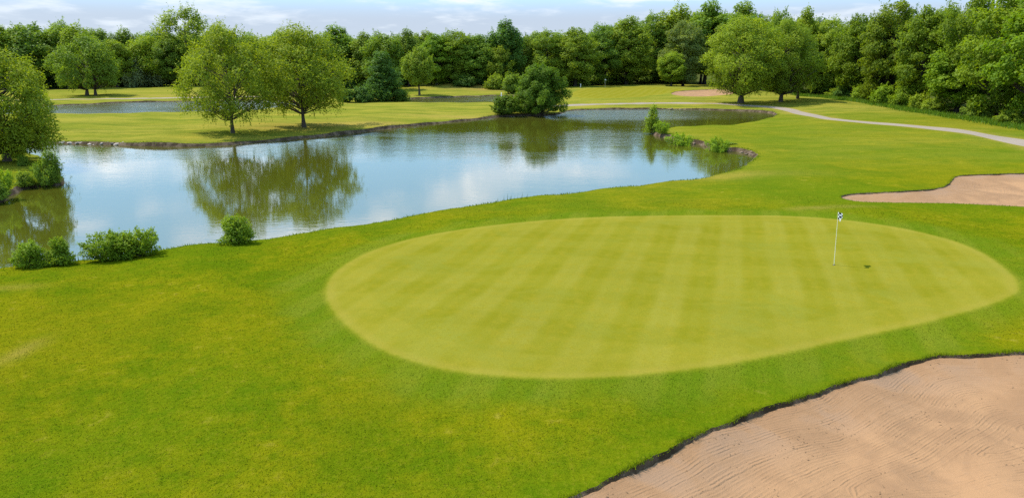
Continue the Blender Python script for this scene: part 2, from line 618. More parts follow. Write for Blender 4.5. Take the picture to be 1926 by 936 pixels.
POND_LEFT = [(-420, 402), (-60, 394), (0, 381), (22, 368), (50, 355), (90, 351), (118, 346), (116, 330), (104, 312), (88, 301), (60, 293), (0, 290), (-150, 296), (-420, 310)]
BACK_POND = [(-120, 203), (60, 200), (128, 198), (190, 195.5), (235, 193.5), (300, 192), (360, 191.5), (450, 190), (530, 191), (560, 197), (530, 204), (450, 209), (354, 213), (230, 215), (115, 216.5), (0, 218), (-120, 221)]
SIDE_POND = [(745, 189), (775, 186.5), (815, 184.5), (860, 182.5), (905, 181), (945, 180.5), (1000, 183), (1020, 188), (1000, 193), (940, 194), (860, 194.5), (790, 195), (745, 194)]

pts = [(p, 0.0) for p in POND_FAR] + [(p, 0.34) for p in POND_NEAR] + [(p, 0.0) for p in POND_LEFT]
sm = smooth_px([p for p, _ in pts])
zs = smooth_px([(z * 100, 0) for _, z in pts])[:, 0] / 100.0
k_s = min(len(sm), len(zs))
# heights are interpolated with the outline itself
sm3 = []
n_p = len(pts)
idx_f = np.linspace(0, n_p, len(sm), endpoint=False)
zarr = np.array([z for _, z in pts])
for (a, b), t_ in zip(sm, idx_f):
    i0 = int(t_) % n_p
    fr = t_ - int(t_)
    sm3.append(at(a, b, zarr[i0] * (1 - fr) + zarr[(i0 + 1) % n_p] * fr)[:2])
P_MAIN = wobble(resample(np.array(sm3), lo=0.25, hi=0.9), 0.13, 1.1, 0.3)
P_BACK = wobble(resample(np.array([at(a, b, 0.0)[:2] for a, b in smooth_px(BACK_POND)]), lo=0.6), 0.3, 0.5, 1.0)
P_SIDE = wobble(resample(np.array([at(a, b, 0.0)[:2] for a, b in smooth_px(SIDE_POND)]), lo=0.6), 0.3, 0.5, 2.0)
PONDS = [P_MAIN, P_BACK, P_SIDE]
COARSE = [p[::3] for p in PONDS]
BANK_W = 0.32


def pond_d(x, y, polys):
    return np.minimum.reduce([sdf(p, x, y) for p in polys])


MOUNDS = []


def base_h(x, y, polys=None, d=None):
    x = np.atleast_1d(np.asarray(x, float))
    y = np.atleast_1d(np.asarray(y, float))
    if d is None:
        d = pond_d(x, y, polys or COARSE)
    lip = 0.34 + 0.07 * np.sin(x * 0.31 + 1.3) + 0.05 * np.sin(y * 0.43 + x * 0.8) + (-0.10) * np.clip((y - 95) / 30, 0, 1)
    rise = 0.40 + 0.50 * np.exp(-((x - 8) ** 2 + (y - 25) ** 2) / 45.0 ** 2)
    dd = np.maximum(d - BANK_W, 0)
    und = 0.10 * np.sin(x * 0.11 + 0.5) * np.cos(y * 0.09) + 0.06 * np.sin(x * 0.23 + y * 0.17) + 0.035 * np.sin(x * 0.6 - y * 0.45)
    land = lip + rise * (1 - np.exp(-dd / 10.0)) + und * (1 - np.exp(-dd / 6.0))
    for mx, my, r, h in MOUNDS:
        land = land + h * np.exp(-((x - mx) ** 2 + (y - my) ** 2) / r ** 2) * (1 - np.exp(-dd / 5.0))
    b = np.clip(d / BANK_W, 0, 1)
    return np.where(d <= 0, np.maximum(d * 0.9, -0.9), np.where(d < BANK_W, lip * b ** 0.8, land))


def ground(px, py):
    z = 0.9
    for _ in range(25):
        p = at(px, py, z)
        z = 0.5 * z + 0.5 * float(base_h(p[0], p[1])[0])
    return at(px, py, z)


g_ = at(868, 163, 0.9)
MOUNDS.append((g_[0], g_[1] - 3, 13.0, 1.9))
g_ = at(1385, 176, 0.9)
MOUNDS.append((g_[0], g_[1] + 4, 14.0, 0.6))
g_ = at(1200, 164, 0.9)
MOUNDS.append((g_[0], g_[1], 22.0, 0.5))

GREEN_PX = [(612, 550), (618, 527), (640, 503), (690, 475), (760, 452), (850, 434), (950, 421), (1050, 412), (1160, 407), (1280, 405), (1400, 405), (1480, 406),
            (1560, 411), (1640, 420), (1720, 434), (1800, 455), (1860, 482), (1900, 513), (1917, 538), (1904, 556), (1849, 577), (1795, 592), (1722, 611), (1650, 626),
            (1562, 645), (1468, 666), (1359, 686), (1250, 700), (1145, 709), (1050, 711), (964, 709), (855, 698), (782, 681), (720, 659), (673, 630), (636, 597), (617, 570)]
FARGREEN_PX = [(1074, 179), (1090, 169), (1140, 164.5), (1205, 163.5), (1255, 165), (1290, 169), (1245, 177), (1195, 183), (1135, 185), (1090, 184)]
NEARSAND_PX = [(1040, 958), (1080, 934), (1137, 908), (1199, 877), (1256, 846), (1313, 820), (1370, 796), (1423, 774), (1475, 758), (1519, 745), (1563, 730), (1607, 715),
               (1651, 704), (1695, 686), (1739, 675), (1765, 671), (1827, 669), (1926, 663), (2080, 664), (2220, 690), (2330, 760), (2360, 860), (2250, 980), (1900, 1080), (1500, 1110), (1150, 1080), (1020, 1010)]
RIGHTSAND_PX = [(1581, 372), (1599, 366), (1672, 362), (1737, 358), (1769, 354), (1781, 349), (1790, 340), (1801, 332), (1849, 329), (1926, 327), (2040, 328), (2130, 345),
                (2120, 380), (2040, 394), (1926, 390), (1817, 385), (1753, 383), (1656, 382), (1605, 379)]
FARSAND_PX = [(1262, 177), (1275, 172), (1310, 169.5), (1350, 168), (1392, 168), (1400, 172), (1370, 178), (1325, 182), (1282, 181)]
PATH_PX = [(1010, 200), (1050, 199), (1097, 197), (1163, 195.3), (1246, 194), (1329, 194.5), (1362, 196), (1400, 198.5), (1444, 201), (1473, 204.5), (1503, 212), (1540, 220), (1580, 225.5), (1640, 231), (1703, 236), (1760, 241.5), (1805, 247), (1860, 256), (1926, 269), (2050, 298), (2250, 350)]
BACKPATH_PX = [(-150, 192), (0, 189), (119, 187), (250, 185.5), (357, 183.5), (480, 182), (600, 181)]

OUT_GREEN = resample(np.array([ground(a, b)[:2] for a, b in smooth_px(GREEN_PX, per=4)]), lo=0.3)
OUT_FARGREEN = resample(np.array([ground(a, b)[:2] for a, b in smooth_px(FARGREEN_PX, per=3)]), lo=0.6)
OUT_SANDS = [wobble(resample(np.array([ground(a, b)[:2] for a, b in smooth_px(s, per=5)]), k=0.006, lo=0.08, hi=1.2), am, fr, sd)
             for s, am, fr, sd in ((NEARSAND_PX, 0.045, 2.4, 0.2), (RIGHTSAND_PX, 0.05, 1.6, 1.1), (FARSAND_PX, 0.15, 0.5, 2.0))]
PATHS = [(resample(np.array([ground(a, b)[:2] for a, b in smooth_px(s, closed=False, per=4)]), closed=False, lo=0.5, hi=1.5), hw)
         for s, hw in ((PATH_PX, 1.25), (BACKPATH_PX, 1.1))]
WOOD_PX = [(-420, 178), (-150, 172), (0, 168), (115, 166), (250, 163), (360, 161), (450, 162), (560, 164), (660, 166), (760, 163), (830, 160), (900, 160), (960, 162), (1070, 163), (1140, 160),
           (1230, 157.5), (1300, 158.5), (1360, 162), (1420, 171), (1500, 178), (1560, 181), (1620, 190), (1680, 199), (1730, 207), (1790, 216), (1850, 226), (1926, 238), (2050, 260), (2300, 310)]
WOOD_LINE = np.array([at(a, b, 0.9)[:2] for a, b in WOOD_PX])
OUT_WOOD = np.vstack([WOOD_LINE, [[500, 60], [900, 700], [0, 1200], [-900, 700]]])

# ------------------------------------------------------------------ triangulate the ground once, then split it by surface
verts2, edges2 = [], []


def add_loop(p, closed=True):
    n0 = len(verts2)
    verts2.extend(map(tuple, p))
    m = len(p)
    for i in range(m if closed else m - 1):
        edges2.append((n0 + i, n0 + (i + 1) % m))


for P in PONDS:
    add_loop(P)
    add_loop(offset(P, BANK_W))
    add_loop(offset(P, BANK_W * 0.5))
for P in OUT_SANDS:
    add_loop(P)
    add_loop(offset(P, -0.06))
add_loop(OUT_GREEN)
add_loop(OUT_FARGREEN)
for P, hw in PATHS:
    t = np.gradient(P, axis=0)
    t /= np.linalg.norm(t, axis=1)[:, None]
    nr = np.stack([t[:, 1], -t[:, 0]], 1)
    add_loop(np.vstack([P + nr * hw, (P - nr * hw)[::-1]]))


def scatter(r0, r1, s, half=math.radians(47)):
    g = np.arange(-r1, r1, s)
    X, Y = np.meshgrid(g, g)
    X = X.ravel() + RNG.uniform(-0.35, 0.35, X.size) * s
    Y = Y.ravel() + RNG.uniform(-0.35, 0.35, Y.size) * s
    r = np.hypot(X, Y)
    a = np.abs(np.arctan2(X, Y))
    k = (r >= r0) & (r < r1) & (a < half)
    return np.stack([X[k], Y[k]], 1)


free = np.vstack([scatter(7, 42, 0.32), scatter(42, 85, 0.75), scatter(85, 240, 2.2), scatter(240, 700, 16), scatter(0, 60, 3, 7), scatter(60, 300, 12, 7), scatter(300, 4000, 260, 7)])
near_edge = np.zeros(len(free), bool)
for P in PONDS:
    d = sdf(P[::2], free[:, 0], free[:, 1])
    near_edge |= (d < -1.6)
free = free[~near_edge]
n0 = len(verts2)
verts2.extend(map(tuple, free))
r = delaunay_2d_cdt([Vector(v) for v in verts2], edges2, [], 0, 1e-4)
GV = np.array([(v[0], v[1]) for v in r[0]])
GF = np.array([f for f in r[2] if len(f) == 3])
gx, gy = GV[:, 0], GV[:, 1]
dw = pond_d(gx, gy, PONDS)
gz = base_h(gx, gy, d=dw)
d_sands = [sdf(P, gx, gy) for P in OUT_SANDS]
d_sand = np.minimum.reduce(d_sands)
lip_var = np.where(np.minimum(d_sands[1], d_sands[2]) < 0.5, 0.55, 1.0) * np.clip(0.065 + 0.03 * np.sin(gx * 0.9 + gy * 1.3) + 0.03 * np.sin(gx * 2.9 - gy * 1.1 + 1.0), 0.02, 0.16)
drop = np.where(d_sand < -1e-3, lip_var * np.clip(-d_sand / 0.06, 0, 1) ** 0.6, 0)
bowl = np.where(d_sand < -0.06, 0.40 * (1 - np.exp(np.minimum(d_sand + 0.06, 0) / 2.6)), 0)
gz = gz - drop - bowl
# small raised lip where turf is built up along the sand
gz = gz + np.where(d_sand > 0, 0.05 * np.exp(-d_sand / 0.35), 0.05 * np.clip(1 + d_sand / 0.06, 0, 1))
d_path = np.minimum.reduce([seg_dist(P, gx, gy, False) - hw for P, hw in PATHS])
gz = gz - np.where(d_path < -0.02, 0.03, 0)
dg1 = sdf(OUT_GREEN, gx, gy)
dg2 = sdf(OUT_FARGREEN, gx, gy)
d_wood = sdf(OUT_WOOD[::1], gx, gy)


def soft(v, a, b):
    t = np.clip((v - a) / (b - a), 0, 1)
    return t * t * (3 - 2 * t)


A = {
    'dgreen': np.clip(np.minimum(dg1, dg2), -6, 6),
    'isgreen': np.where(dg1 < dg2, 1.0, 0.3),
    'dsand': np.clip(d_sand, -8, 3),
    'fair': (soft(gy, 45, 75) * 0.85 + 0.15 * soft(gy, 30, 50)) * (1 - 0.6 * soft(gx, 12, 26) * (1 - soft(gy, 105, 125))),
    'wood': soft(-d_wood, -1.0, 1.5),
    'dry': np.zeros(len(gx)),
}
for px_, py_, rx, ry, s in ((600, 236, 9, 3.0, 0.8), (690, 232, 8, 3.5, 0.7), (520, 240, 8, 2.5, 0.45), (880, 221, 10, 3, 0.5), (925, 166, 12, 6, 0.95), (850, 163, 4, 3, 0.6), (330, 179.5, 12, 4, 0.55),
                            (1326, 191, 1.3, 1.2, 1.0), (1312, 187, 1.0, 1.5, 0.6), (1380, 330, 6, 2.0, 0.35), (1530, 392, 1.2, 0.35, 0.8), (1590, 388, 1.6, 0.3, 0.35), (20, 540, 1.2, 0.5, 0.25), (40, 660, 0.3, 1.0, 0.4)):
    c = ground(px_, py_)
    A['dry'] = np.maximum(A['dry'], s * np.exp(-((gx - c[0]) / rx) ** 2 - ((gy - c[1]) / ry) ** 2))

A['dry'] = np.maximum(A['dry'], 0.55 * np.exp(-(np.maximum(d_path, 0) / 0.45) ** 2))

cen = GV[GF].mean(axis=1)
cx_, cy_ = cen[:, 0], cen[:, 1]
c_w = pond_d(cx_, cy_, PONDS)
c_s = [sdf(P, cx_, cy_) for P in OUT_SANDS]
c_p = [seg_dist(P, cx_, cy_, False) - hw for P, hw in PATHS]
c_g = sdf(OUT_GREEN, cx_, cy_)
c_fg = sdf(OUT_FARGREEN, cx_, cy_)
G3 = np.column_stack([gx, gy, gz])
region = np.zeros(len(GF), int)                    # 0 lawn
region[c_g < 0] = 1
region[c_fg < 0] = 2
for i, c in enumerate(c_p):
    region[c < 0] = 3 + i
for i, c in enumerate(c_s):
    region[c < -0.05] = 5 + 2 * i
    region[(c < 0) & (c >= -0.05)] = 6 + 2 * i
for i, P in enumerate(PONDS):
    dd = sdf(P, cx_, cy_)
    region[(dd < BANK_W)] = 20 + i
    region[dd < -1.8] = 99


def ground_part(name, reg, mat, parent=None, smooth=True):
    f = GF[region == reg]
    if not len(f):
        return None
    # every face looks up
    a, b, c = GV[f[:, 0]], GV[f[:, 1]], GV[f[:, 2]]
    cr = (b[:, 0] - a[:, 0]) * (c[:, 1] - a[:, 1]) - (b[:, 1] - a[:, 1]) * (c[:, 0] - a[:, 0])
    f = np.where((cr < 0)[:, None], f[:, [0, 2, 1]], f)
    used, inv = np.unique(f, return_inverse=True)
    me = mesh_from(name, G3[used], inv.reshape(-1, 3), mat, smooth, {k: v[used] for k, v in A.items()})
    return link(name, me, parent)


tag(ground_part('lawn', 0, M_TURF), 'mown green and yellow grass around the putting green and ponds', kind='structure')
tag(ground_part('putting_green', 1, M_TURF), 'large oval putting green with diagonal mowing stripes', kind='structure')
tag(ground_part('putting_green', 2, M_TURF), 'small yellow putting green before the far wood', kind='structure')
tag(ground_part('cart_path', 3, M_PATH), 'pale cart path curving across the lawn beside the pond', kind='structure')
tag(ground_part('cart_path', 4, M_PATH), 'thin pale cart path behind the back pond', kind='structure')
for i, lab in enumerate(('big raked sand bunker below the putting green', 'sand bunker with dark lip behind the flagstick', 'small sand bunker beside the far putting green')):
    b = tag(ground_part('sand_bunker', 5 + 2 * i, M_SAND), lab, kind='structure')
    ground_part('soil_lip', 6 + 2 * i, M_SOIL, b, smooth=False)
for i, (P, lab) in enumerate(((P_MAIN, 'wide pond reflecting the clouds and trees'), (P_BACK, 'narrow pond behind the two spreading trees'), (P_SIDE, 'small pond below the grassy mound'))):
    tag(ground_part('pond_bank', 20 + i, M_SOIL, smooth=False), ('dark earth bank round the wide pond', 'dark earth bank round the back pond', 'low earth bank round the small pond')[i], kind='structure')
    Q = resample(offset(P, 0.2), k=0.02, lo=0.8, hi=3)
    rr = delaunay_2d_cdt([Vector(v) for v in Q], [], [list(range(len(Q)))], 1, 1e-4)
    wv = np.array([(v[0], v[1], 0.0) for v in rr[0]])
    wf = np.array([f for f in rr[2] if len(f) == 3])
    a, b, c = wv[wf[:, 0]], wv[wf[:, 1]], wv[wf[:, 2]]
    cr = (b[:, 0] - a[:, 0]) * (c[:, 1] - a[:, 1]) - (b[:, 1] - a[:, 1]) * (c[:, 0] - a[:, 0])
    wf = np.where((cr < 0)[:, None], wf[:, [0, 2, 1]], wf)
    tag(link('pond_water', mesh_from('pond_water', wv, wf, M_WATER)), lab, kind='structure')


# ------------------------------------------------------------------ trees
def unit(v):
    return v / (np.linalg.norm(v, axis=-1, keepdims=True) + 1e-9)


def leaf_quads(pos, nrm, axis, length, width, rng):
    b = unit(np.cross(nrm, axis))
    a = unit(np.cross(b, nrm))
    L, W = length[:, None], width[:, None]
    p0 = pos - a * L * 0.5
    p2 = pos + a * L * 0.5 - nrm * L * 0.12
    fold = nrm * L * 0.10
    p1 = pos + b * W * 0.5 + fold
    p3 = pos - b * W * 0.5 + fold
    v = np.stack([p0, p1, p2, p3], 1).reshape(-1, 3)
    f = np.arange(len(pos) * 4).reshape(-1, 4)
    return v, f


def profile(kind, u):
    if kind == 'round':
        return np.sqrt(np.clip(1 - (2 * u - 1) ** 2, 0, 1))
    if kind == 'spread':      # broad and low-hung, flat base
        return np.clip(np.sin(np.pi * np.clip(0.20 + 0.80 * u, 0, 1)) ** 0.6, 0, 1)
    if kind == 'oval':
        return np.clip(np.sin(np.pi * np.clip(0.10 + 0.90 * u, 0, 1)), 0, 1) ** 0.75
    if kind == 'cone':
        return np.clip(1.05 - u, 0.05, 1) ** 0.8 * np.clip(u / 0.08, 0, 1) ** 0.5
    if kind == 'dome':
        return np.sqrt(np.clip(1 - (u * 0.97) ** 2.2, 0, 1))
    if kind == 'column':
        return np.clip(np.sin(np.pi * np.clip(0.12 + 0.88 * u, 0, 1)), 0, 1) ** 0.45
    return np.ones_like(u)


TREE_CACHE = {}


def make_tree(key, seed, H, W, cb, prof, clumps, leaves, leaf, cr, stretch=1.4, lean='up', strands=0, strand_len=1.2, shoots=0, shoot_len=1.2, trunk_r=0.22, forks=1, twin=0.0, top=0.8, hollow=0.45, flat=0.85):
    if key in TREE_CACHE:
        return TREE_CACHE[key]
    g = np.random.default_rng(seed)
    R = W / 2
    z0, z1 = H * cb, H * 0.97
    # clump centres
    C = []
    tries = 0
    mind = cr * 0.95
    lob = [(g.uniform(0, 2 * np.pi), g.integers(2, 5), g.uniform(0.05, 0.16)) for _ in range(3)]
    while len(C) < clumps and tries < clumps * 60:
        tries += 1
        u = g.uniform(0.02, 1.0)
        th = g.uniform(0, 2 * np.pi)
        rad = (R - cr * 0.75) * profile(prof, np.array([u]))[0] * (1 + sum(a * math.sin(n * th + p + u * 3) for p, n, a in lob))
        rr = rad * math.sqrt(g.uniform(hollow ** 2, 1.0))
        c = np.array([rr * math.cos(th), rr * math.sin(th), z0 + cr * 0.5 + u * (z1 - z0 - cr)])
        if all(np.sum((c - k) ** 2) > mind * mind for k in C):
            C.append(c)
        if tries % (clumps * 6) == 0:
            mind *= 0.9
    C = np.array(C)
    rc = cr * g.uniform(0.7, 1.25, len(C))
    # trunk
    J = Join()
    ttop = H * top
    lead = []
    for k in range(forks):
        zf = H * cb * 0.9 if forks > 1 and not twin else 0
        x_off = (k - 0.5 * (forks - 1)) * twin
        th = g.uniform(0, 2 * np.pi) + k * 2 * np.pi / forks
        n = 9
        s = np.linspace(0, 1, n)
        amp = (R * 0.28 if forks > 1 else R * 0.06)
        zt = s * ttop
        off = np.clip((zt - zf) / max(ttop - zf, 0.1), 0, 1)
        path = np.column_stack([x_off * (1 - 0.5 * s) + np.cos(th) * amp * off * (0.5 if twin else 1) + 0.05 * R * np.sin(s * 5 + seed) * s, np.sin(th) * amp * off + 0.05 * R * np.cos(s * 4 + seed) * s, zt])
        rad = trunk_r * (1 - 0.88 * s) * (1 + 0.45 * np.exp(-s * 26)) * (0.85 if k else 1)
        J.add(*tube(path, rad, 8))
        lead.append((path, rad))
    cen_z = (z0 + z1) / 2
    for c, r_ in zip(C, rc):
        path, rad = min(lead, key=lambda q: np.min(np.sum((q[0][:, :2] - c[:2]) ** 2, axis=1)))
        hd = math.hypot(c[0], c[1])
        za = min(max(c[2] - 0.55 * hd - 0.3, H * cb * 0.75), ttop * 0.97)
        za = min(za, max(c[2] - 0.05, 0.05))
        a = np.array([np.interp(za, path[:, 2], path[:, i]) for i in range(3)])
        ra = np.interp(za, path[:, 2], rad) * 0.5
        mid = a + (c - a) * np.array([0.55, 0.55, 0.42]) + g.normal(0, 0.06 * R, 3)
        s = np.linspace(0, 1, 5)[:, None]
        J.add(*tube((1 - s) ** 2 * a + 2 * s * (1 - s) * mid + s * s * c, ra * (1 - 0.85 * s[:, 0]) + 0.006, 4))
    trunk = J.mesh(key + '_trunk', M_BARK, True)
    # leaves in the clumps
    N = int(leaves)
    wgt = rc ** 2
    ids = g.choice(len(C), N, p=wgt / wgt.sum())
    outw = unit(np.column_stack([C[:, 0], C[:, 1], (C[:, 2] - cen_z) * 0.8 + 0.15 * H * (1 if lean == 'up' else 0)]))
    ax = outw * 0.6 + g.normal(0, 0.35, C.shape)
    if lean == 'up':
        ax[:, 2] += 0.9
    elif lean == 'down':
        ax[:, 2] += np.where(C[:, 2] > cen_z + 0.2 * H, 0.4, -1.0)
    ax = unit(ax)
    d = unit(g.normal(0, 1, (N, 3)))
    d[:, 2] *= flat
    rad = g.uniform(0.12, 1.0, N) ** 0.42
    a = ax[ids]
    da = np.sum(d * a, axis=1, keepdims=True)
    pos = C[ids] + (d + (stretch - 1) * da * a) * (rc[ids] * rad)[:, None]
    nrm = unit(0.75 * d + 0.45 * outw[ids] + np.array([0, 0, 0.45]) + g.normal(0, 0.55, (N, 3)))
    axis = g.normal(0, 1, (N, 3)) + np.array([0, 0, -0.5 if lean == 'down' else 0.1])
    ctone = g.uniform(0, 1, len(C))
    tone = 0.45 * ctone[ids] + 0.55 * g.uniform(0, 1, N)
    Ls = leaf * g.uniform(0.7, 1.35, N)
    parts = [(pos, nrm, axis, Ls, Ls * g.uniform(0.5, 0.75, N), tone)]

    def chains(n, length, start, direction, per, spread):
        st = np.repeat(start, per, axis=0)
        dr = np.repeat(direction, per, axis=0)
        ln = np.repeat(length, per)
        t = np.tile((np.arange(per) + 0.5) / per, n) + g.uniform(-0.3, 0.3, n * per) / per
        p = st + dr * (ln * t)[:, None] + g.normal(0, 1, (n * per, 3)) * (spread * (1 - 0.6 * t))[:, None]
        nn = unit(g.normal(0, 1, p.shape) + np.array([0, 0, 0.5]) + unit(p - np.array([0, 0, cen_z])) * 0.6)
        aa = dr + g.normal(0, 0.5, p.shape)
        l2 = leaf * g.uniform(0.6, 1.1, n * per)
        parts.append((p, nn, aa, l2, l2 * g.uniform(0.4, 0.6, n * per), 0.3 + 0.7 * g.uniform(0, 1, n * per)))

    if strands:
        low = np.argsort(C[:, 2] - 0.35 * np.hypot(C[:, 0], C[:, 1]))[:max(6, int(len(C) * 0.6))]
        pick = g.choice(low, strands)
        st = C[pick] + unit(g.normal(0, 1, (strands, 3)) + outw[pick]) * (rc[pick] * 0.8)[:, None]
        dr = unit(np.column_stack([outw[pick, 0] * 0.25, outw[pick, 1] * 0.25, np.full(strands, -1.0)]) + g.normal(0, 0.12, (strands, 3)))
        chains(strands, strand_len * g.uniform(0.4, 1.2, strands), st, dr, 9, leaf * 0.35)
    if shoots:
        pick = g.choice(len(C), shoots)
        dd = unit(outw[pick] + g.normal(0, 0.35, (shoots, 3)) + np.array([0, 0, 0.7 if lean == 'up' else 0.2]))
        st = C[pick] + dd * (rc[pick] * 0.75)[:, None]
        chains(shoots, shoot_len * g.uniform(0.4, 1.2, shoots), st, dd, 8, leaf * 0.45)
    V, Fc, T, n = [], [], [], 0
    for p, nn, aa, l, wd, tn in parts:
        v, f = leaf_quads(p, nn, aa, l, wd, g)
        V.append(v)
        Fc.append(f + n)
        n += len(v)
        T.append(np.repeat(tn, 4))
    V = np.concatenate(V)
    V[:, 2] = np.maximum(V[:, 2], 0.02)
    crown = mesh_from(key + '_crown', V, np.concatenate(Fc), M_LEAF, False, {'tone': np.concatenate(T)})
    TREE_CACHE[key] = (trunk, crown, H, W)
    return TREE_CACHE[key]


TONE = {
    'birch': (0.224, 0.266, 0.022),
    'yellow': (0.245, 0.300, 0.026),
    'fresh': (0.200, 0.285, 0.022),
    'mid': (0.218, 0.280, 0.028),
    'deep': (0.172, 0.240, 0.030),
    'dark': (0.092, 0.165, 0.034),
    'olive': (0.200, 0.240, 0.070),
    'grey': (0.210, 0.240, 0.110),
    'leafy': (0.175, 0.248, 0.016),
    'island': (0.112, 0.180, 0.017),
    'right': (0.165, 0.225, 0.016),
}
BARK = (0.085, 0.065, 0.048)
VARIANT = {
    'broad': dict(seed=11, H=15, W=11, cb=0.14, prof='oval', clumps=50, leaves=15000, leaf=0.40, cr=1.5, shoots=90, shoot_len=1.0, trunk_r=0.30, flat=0.7, hollow=0.55),
    'broad2': dict(seed=12, H=15, W=10, cb=0.10, prof='round', clumps=46, leaves=14500, leaf=0.40, cr=1.45, shoots=80, shoot_len=1.0, trunk_r=0.28, flat=0.7, hollow=0.55),
    'tall': dict(seed=13, H=17, W=9, cb=0.12, prof='oval', clumps=46, leaves=14000, leaf=0.40, cr=1.4, stretch=1.4, shoots=120, shoot_len=1.2, trunk_r=0.28, flat=0.75, hollow=0.55),
    'spiky': dict(seed=14, H=17, W=8, cb=0.12, prof='column', clumps=44, leaves=12500, leaf=0.40, cr=1.35, stretch=1.7, shoots=150, shoot_len=1.6, trunk_r=0.26),
    'open': dict(seed=15, H=19, W=12, cb=0.25, prof='round', clumps=46, leaves=8500, leaf=0.40, cr=1.25, stretch=1.5, shoots=220, shoot_len=2.0, trunk_r=0.32, hollow=0.6),
    'maple': dict(seed=16, H=10, W=7, cb=0.20, prof='oval', clumps=60, leaves=12000, leaf=0.30, cr=0.9, shoots=80, shoot_len=0.8, trunk_r=0.20),
    'conifer': dict(seed=17, H=12, W=7.5, cb=0.02, prof='cone', clumps=80, leaves=12000, leaf=0.32, cr=0.9, lean='out', shoots=160, shoot_len=1.2, trunk_r=0.24, top=0.93),
    'edge': dict(seed=18, H=16, W=11, cb=0.05, prof='column', clumps=72, leaves=19000, leaf=0.36, cr=1.3, stretch=1.5, lean='out', shoots=130, shoot_len=1.1, trunk_r=0.30, flat=0.65, hollow=0.6),
    'edge2': dict(seed=19, H=16, W=10, cb=0.06, prof='oval', clumps=66, leaves=18000, leaf=0.36, cr=1.28, stretch=1.5, lean='out', shoots=130, shoot_len=1.1, trunk_r=0.28, flat=0.65, hollow=0.6),
    'shrub': dict(seed=20, H=4, W=5, cb=0.0, prof='dome', clumps=34, leaves=4200, leaf=0.34, cr=0.75, shoots=90, shoot_len=0.9, trunk_r=0.08, hollow=0.3),
    'shrub2': dict(seed=21, H=4, W=4, cb=0.0, prof='round', clumps=28, leaves=3600, leaf=0.32, cr=0.7, shoots=80, shoot_len=0.9, trunk_r=0.08, hollow=0.3),
    # the single trees standing on the grass
    'birch_a': dict(seed=31, H=13.5, W=13, cb=0.17, prof='spread', clumps=105, leaves=18000, leaf=0.25, cr=0.92, stretch=1.5, lean='down', strands=420, strand_len=1.7, shoots=300, shoot_len=1.2, trunk_r=0.20, forks=2, flat=0.9, hollow=0.3),
    'birch_b': dict(seed=32, H=13.5, W=13, cb=0.18, prof='spread', clumps=110, leaves=18500, leaf=0.25, cr=0.92, stretch=1.5, lean='down', strands=450, strand_len=1.6, shoots=320, shoot_len=1.2, trunk_r=0.20, flat=0.9, hollow=0.3),
    'birch_c': dict(seed=33, H=11.5, W=9.5, cb=0.09, prof='spread', clumps=105, leaves=30000, leaf=0.20, cr=0.9, stretch=1.5, lean='down', strands=420, strand_len=1.2, shoots=300, shoot_len=0.9, trunk_r=0.26, flat=0.8),
    'shade': dict(seed=34, H=17, W=15, cb=0.12, prof='oval', clumps=125, leaves=27000, leaf=0.30, cr=1.25, stretch=1.4, lean='down', strands=160, strand_len=1.2, shoots=200, shoot_len=1.1, trunk_r=0.40, flat=0.8),
    'twin': dict(seed=35, H=12, W=13, cb=0.14, prof='spread', clumps=90, leaves=16000, leaf=0.34, cr=1.15, stretch=1.3, lean='down', strands=120, strand_len=1.2, shoots=120, shoot_len=1.0, trunk_r=0.28, forks=2, twin=1.5),
    'islandbush': dict(seed=36, H=11, W=11, cb=0.0, prof='dome', clumps=150, leaves=42000, leaf=0.28, cr=0.95, stretch=1.2, shoots=200, shoot_len=0.9, trunk_r=0.12, hollow=0.35),
    # small bushes by the water
    'bush_a': dict(seed=41, H=1.4, W=1.6, cb=0.0, prof='dome', clumps=30, leaves=3000, leaf=0.11, cr=0.26, stretch=1.3, shoots=120, shoot_len=0.20, trunk_r=0.02, hollow=0.3),
    'bush_b': dict(seed=42, H=1.5, W=1.9, cb=0.0, prof='round', clumps=34, leaves=3400, leaf=0.11, cr=0.27, stretch=1.4, shoots=130, shoot_len=0.22, trunk_r=0.02, hollow=0.3),
    'bush_c': dict(seed=43, H=1.8, W=1.5, cb=0.0, prof='cone', clumps=32, leaves=3000, leaf=0.11, cr=0.27, stretch=1.3, shoots=120, shoot_len=0.20, trunk_r=0.02, hollow=0.3),
    'column': dict(seed=44, H=3.2, W=1.5, cb=0.0, prof='column', clumps=36, leaves=4200, leaf=0.13, cr=0.36, stretch=1.4, shoots=150, shoot_len=0.4, trunk_r=0.04, hollow=0.2, top=0.95),
    'sapling': dict(seed=45, H=5.0, W=3.0, cb=0.02, prof='cone', clumps=34, leaves=2600, leaf=0.24, cr=0.5, stretch=1.5, shoots=130, shoot_len=0.7, trunk_r=0.06, hollow=0.3, top=0.97),
}


def tree_meshes(v):
    return make_tree(v, **VARIANT[v])


def size_from_px(p, ytop, wpx):
    """world height and width of something that stands at p and spans these pixels"""
    d = ray(963, ytop)
    h = CAM_Z + d[2] / d[1] * p[1] - p[2]
    depth = p[1] * CP + (CAM_Z - p[2]) * SP
    return h, wpx * depth / F_PX


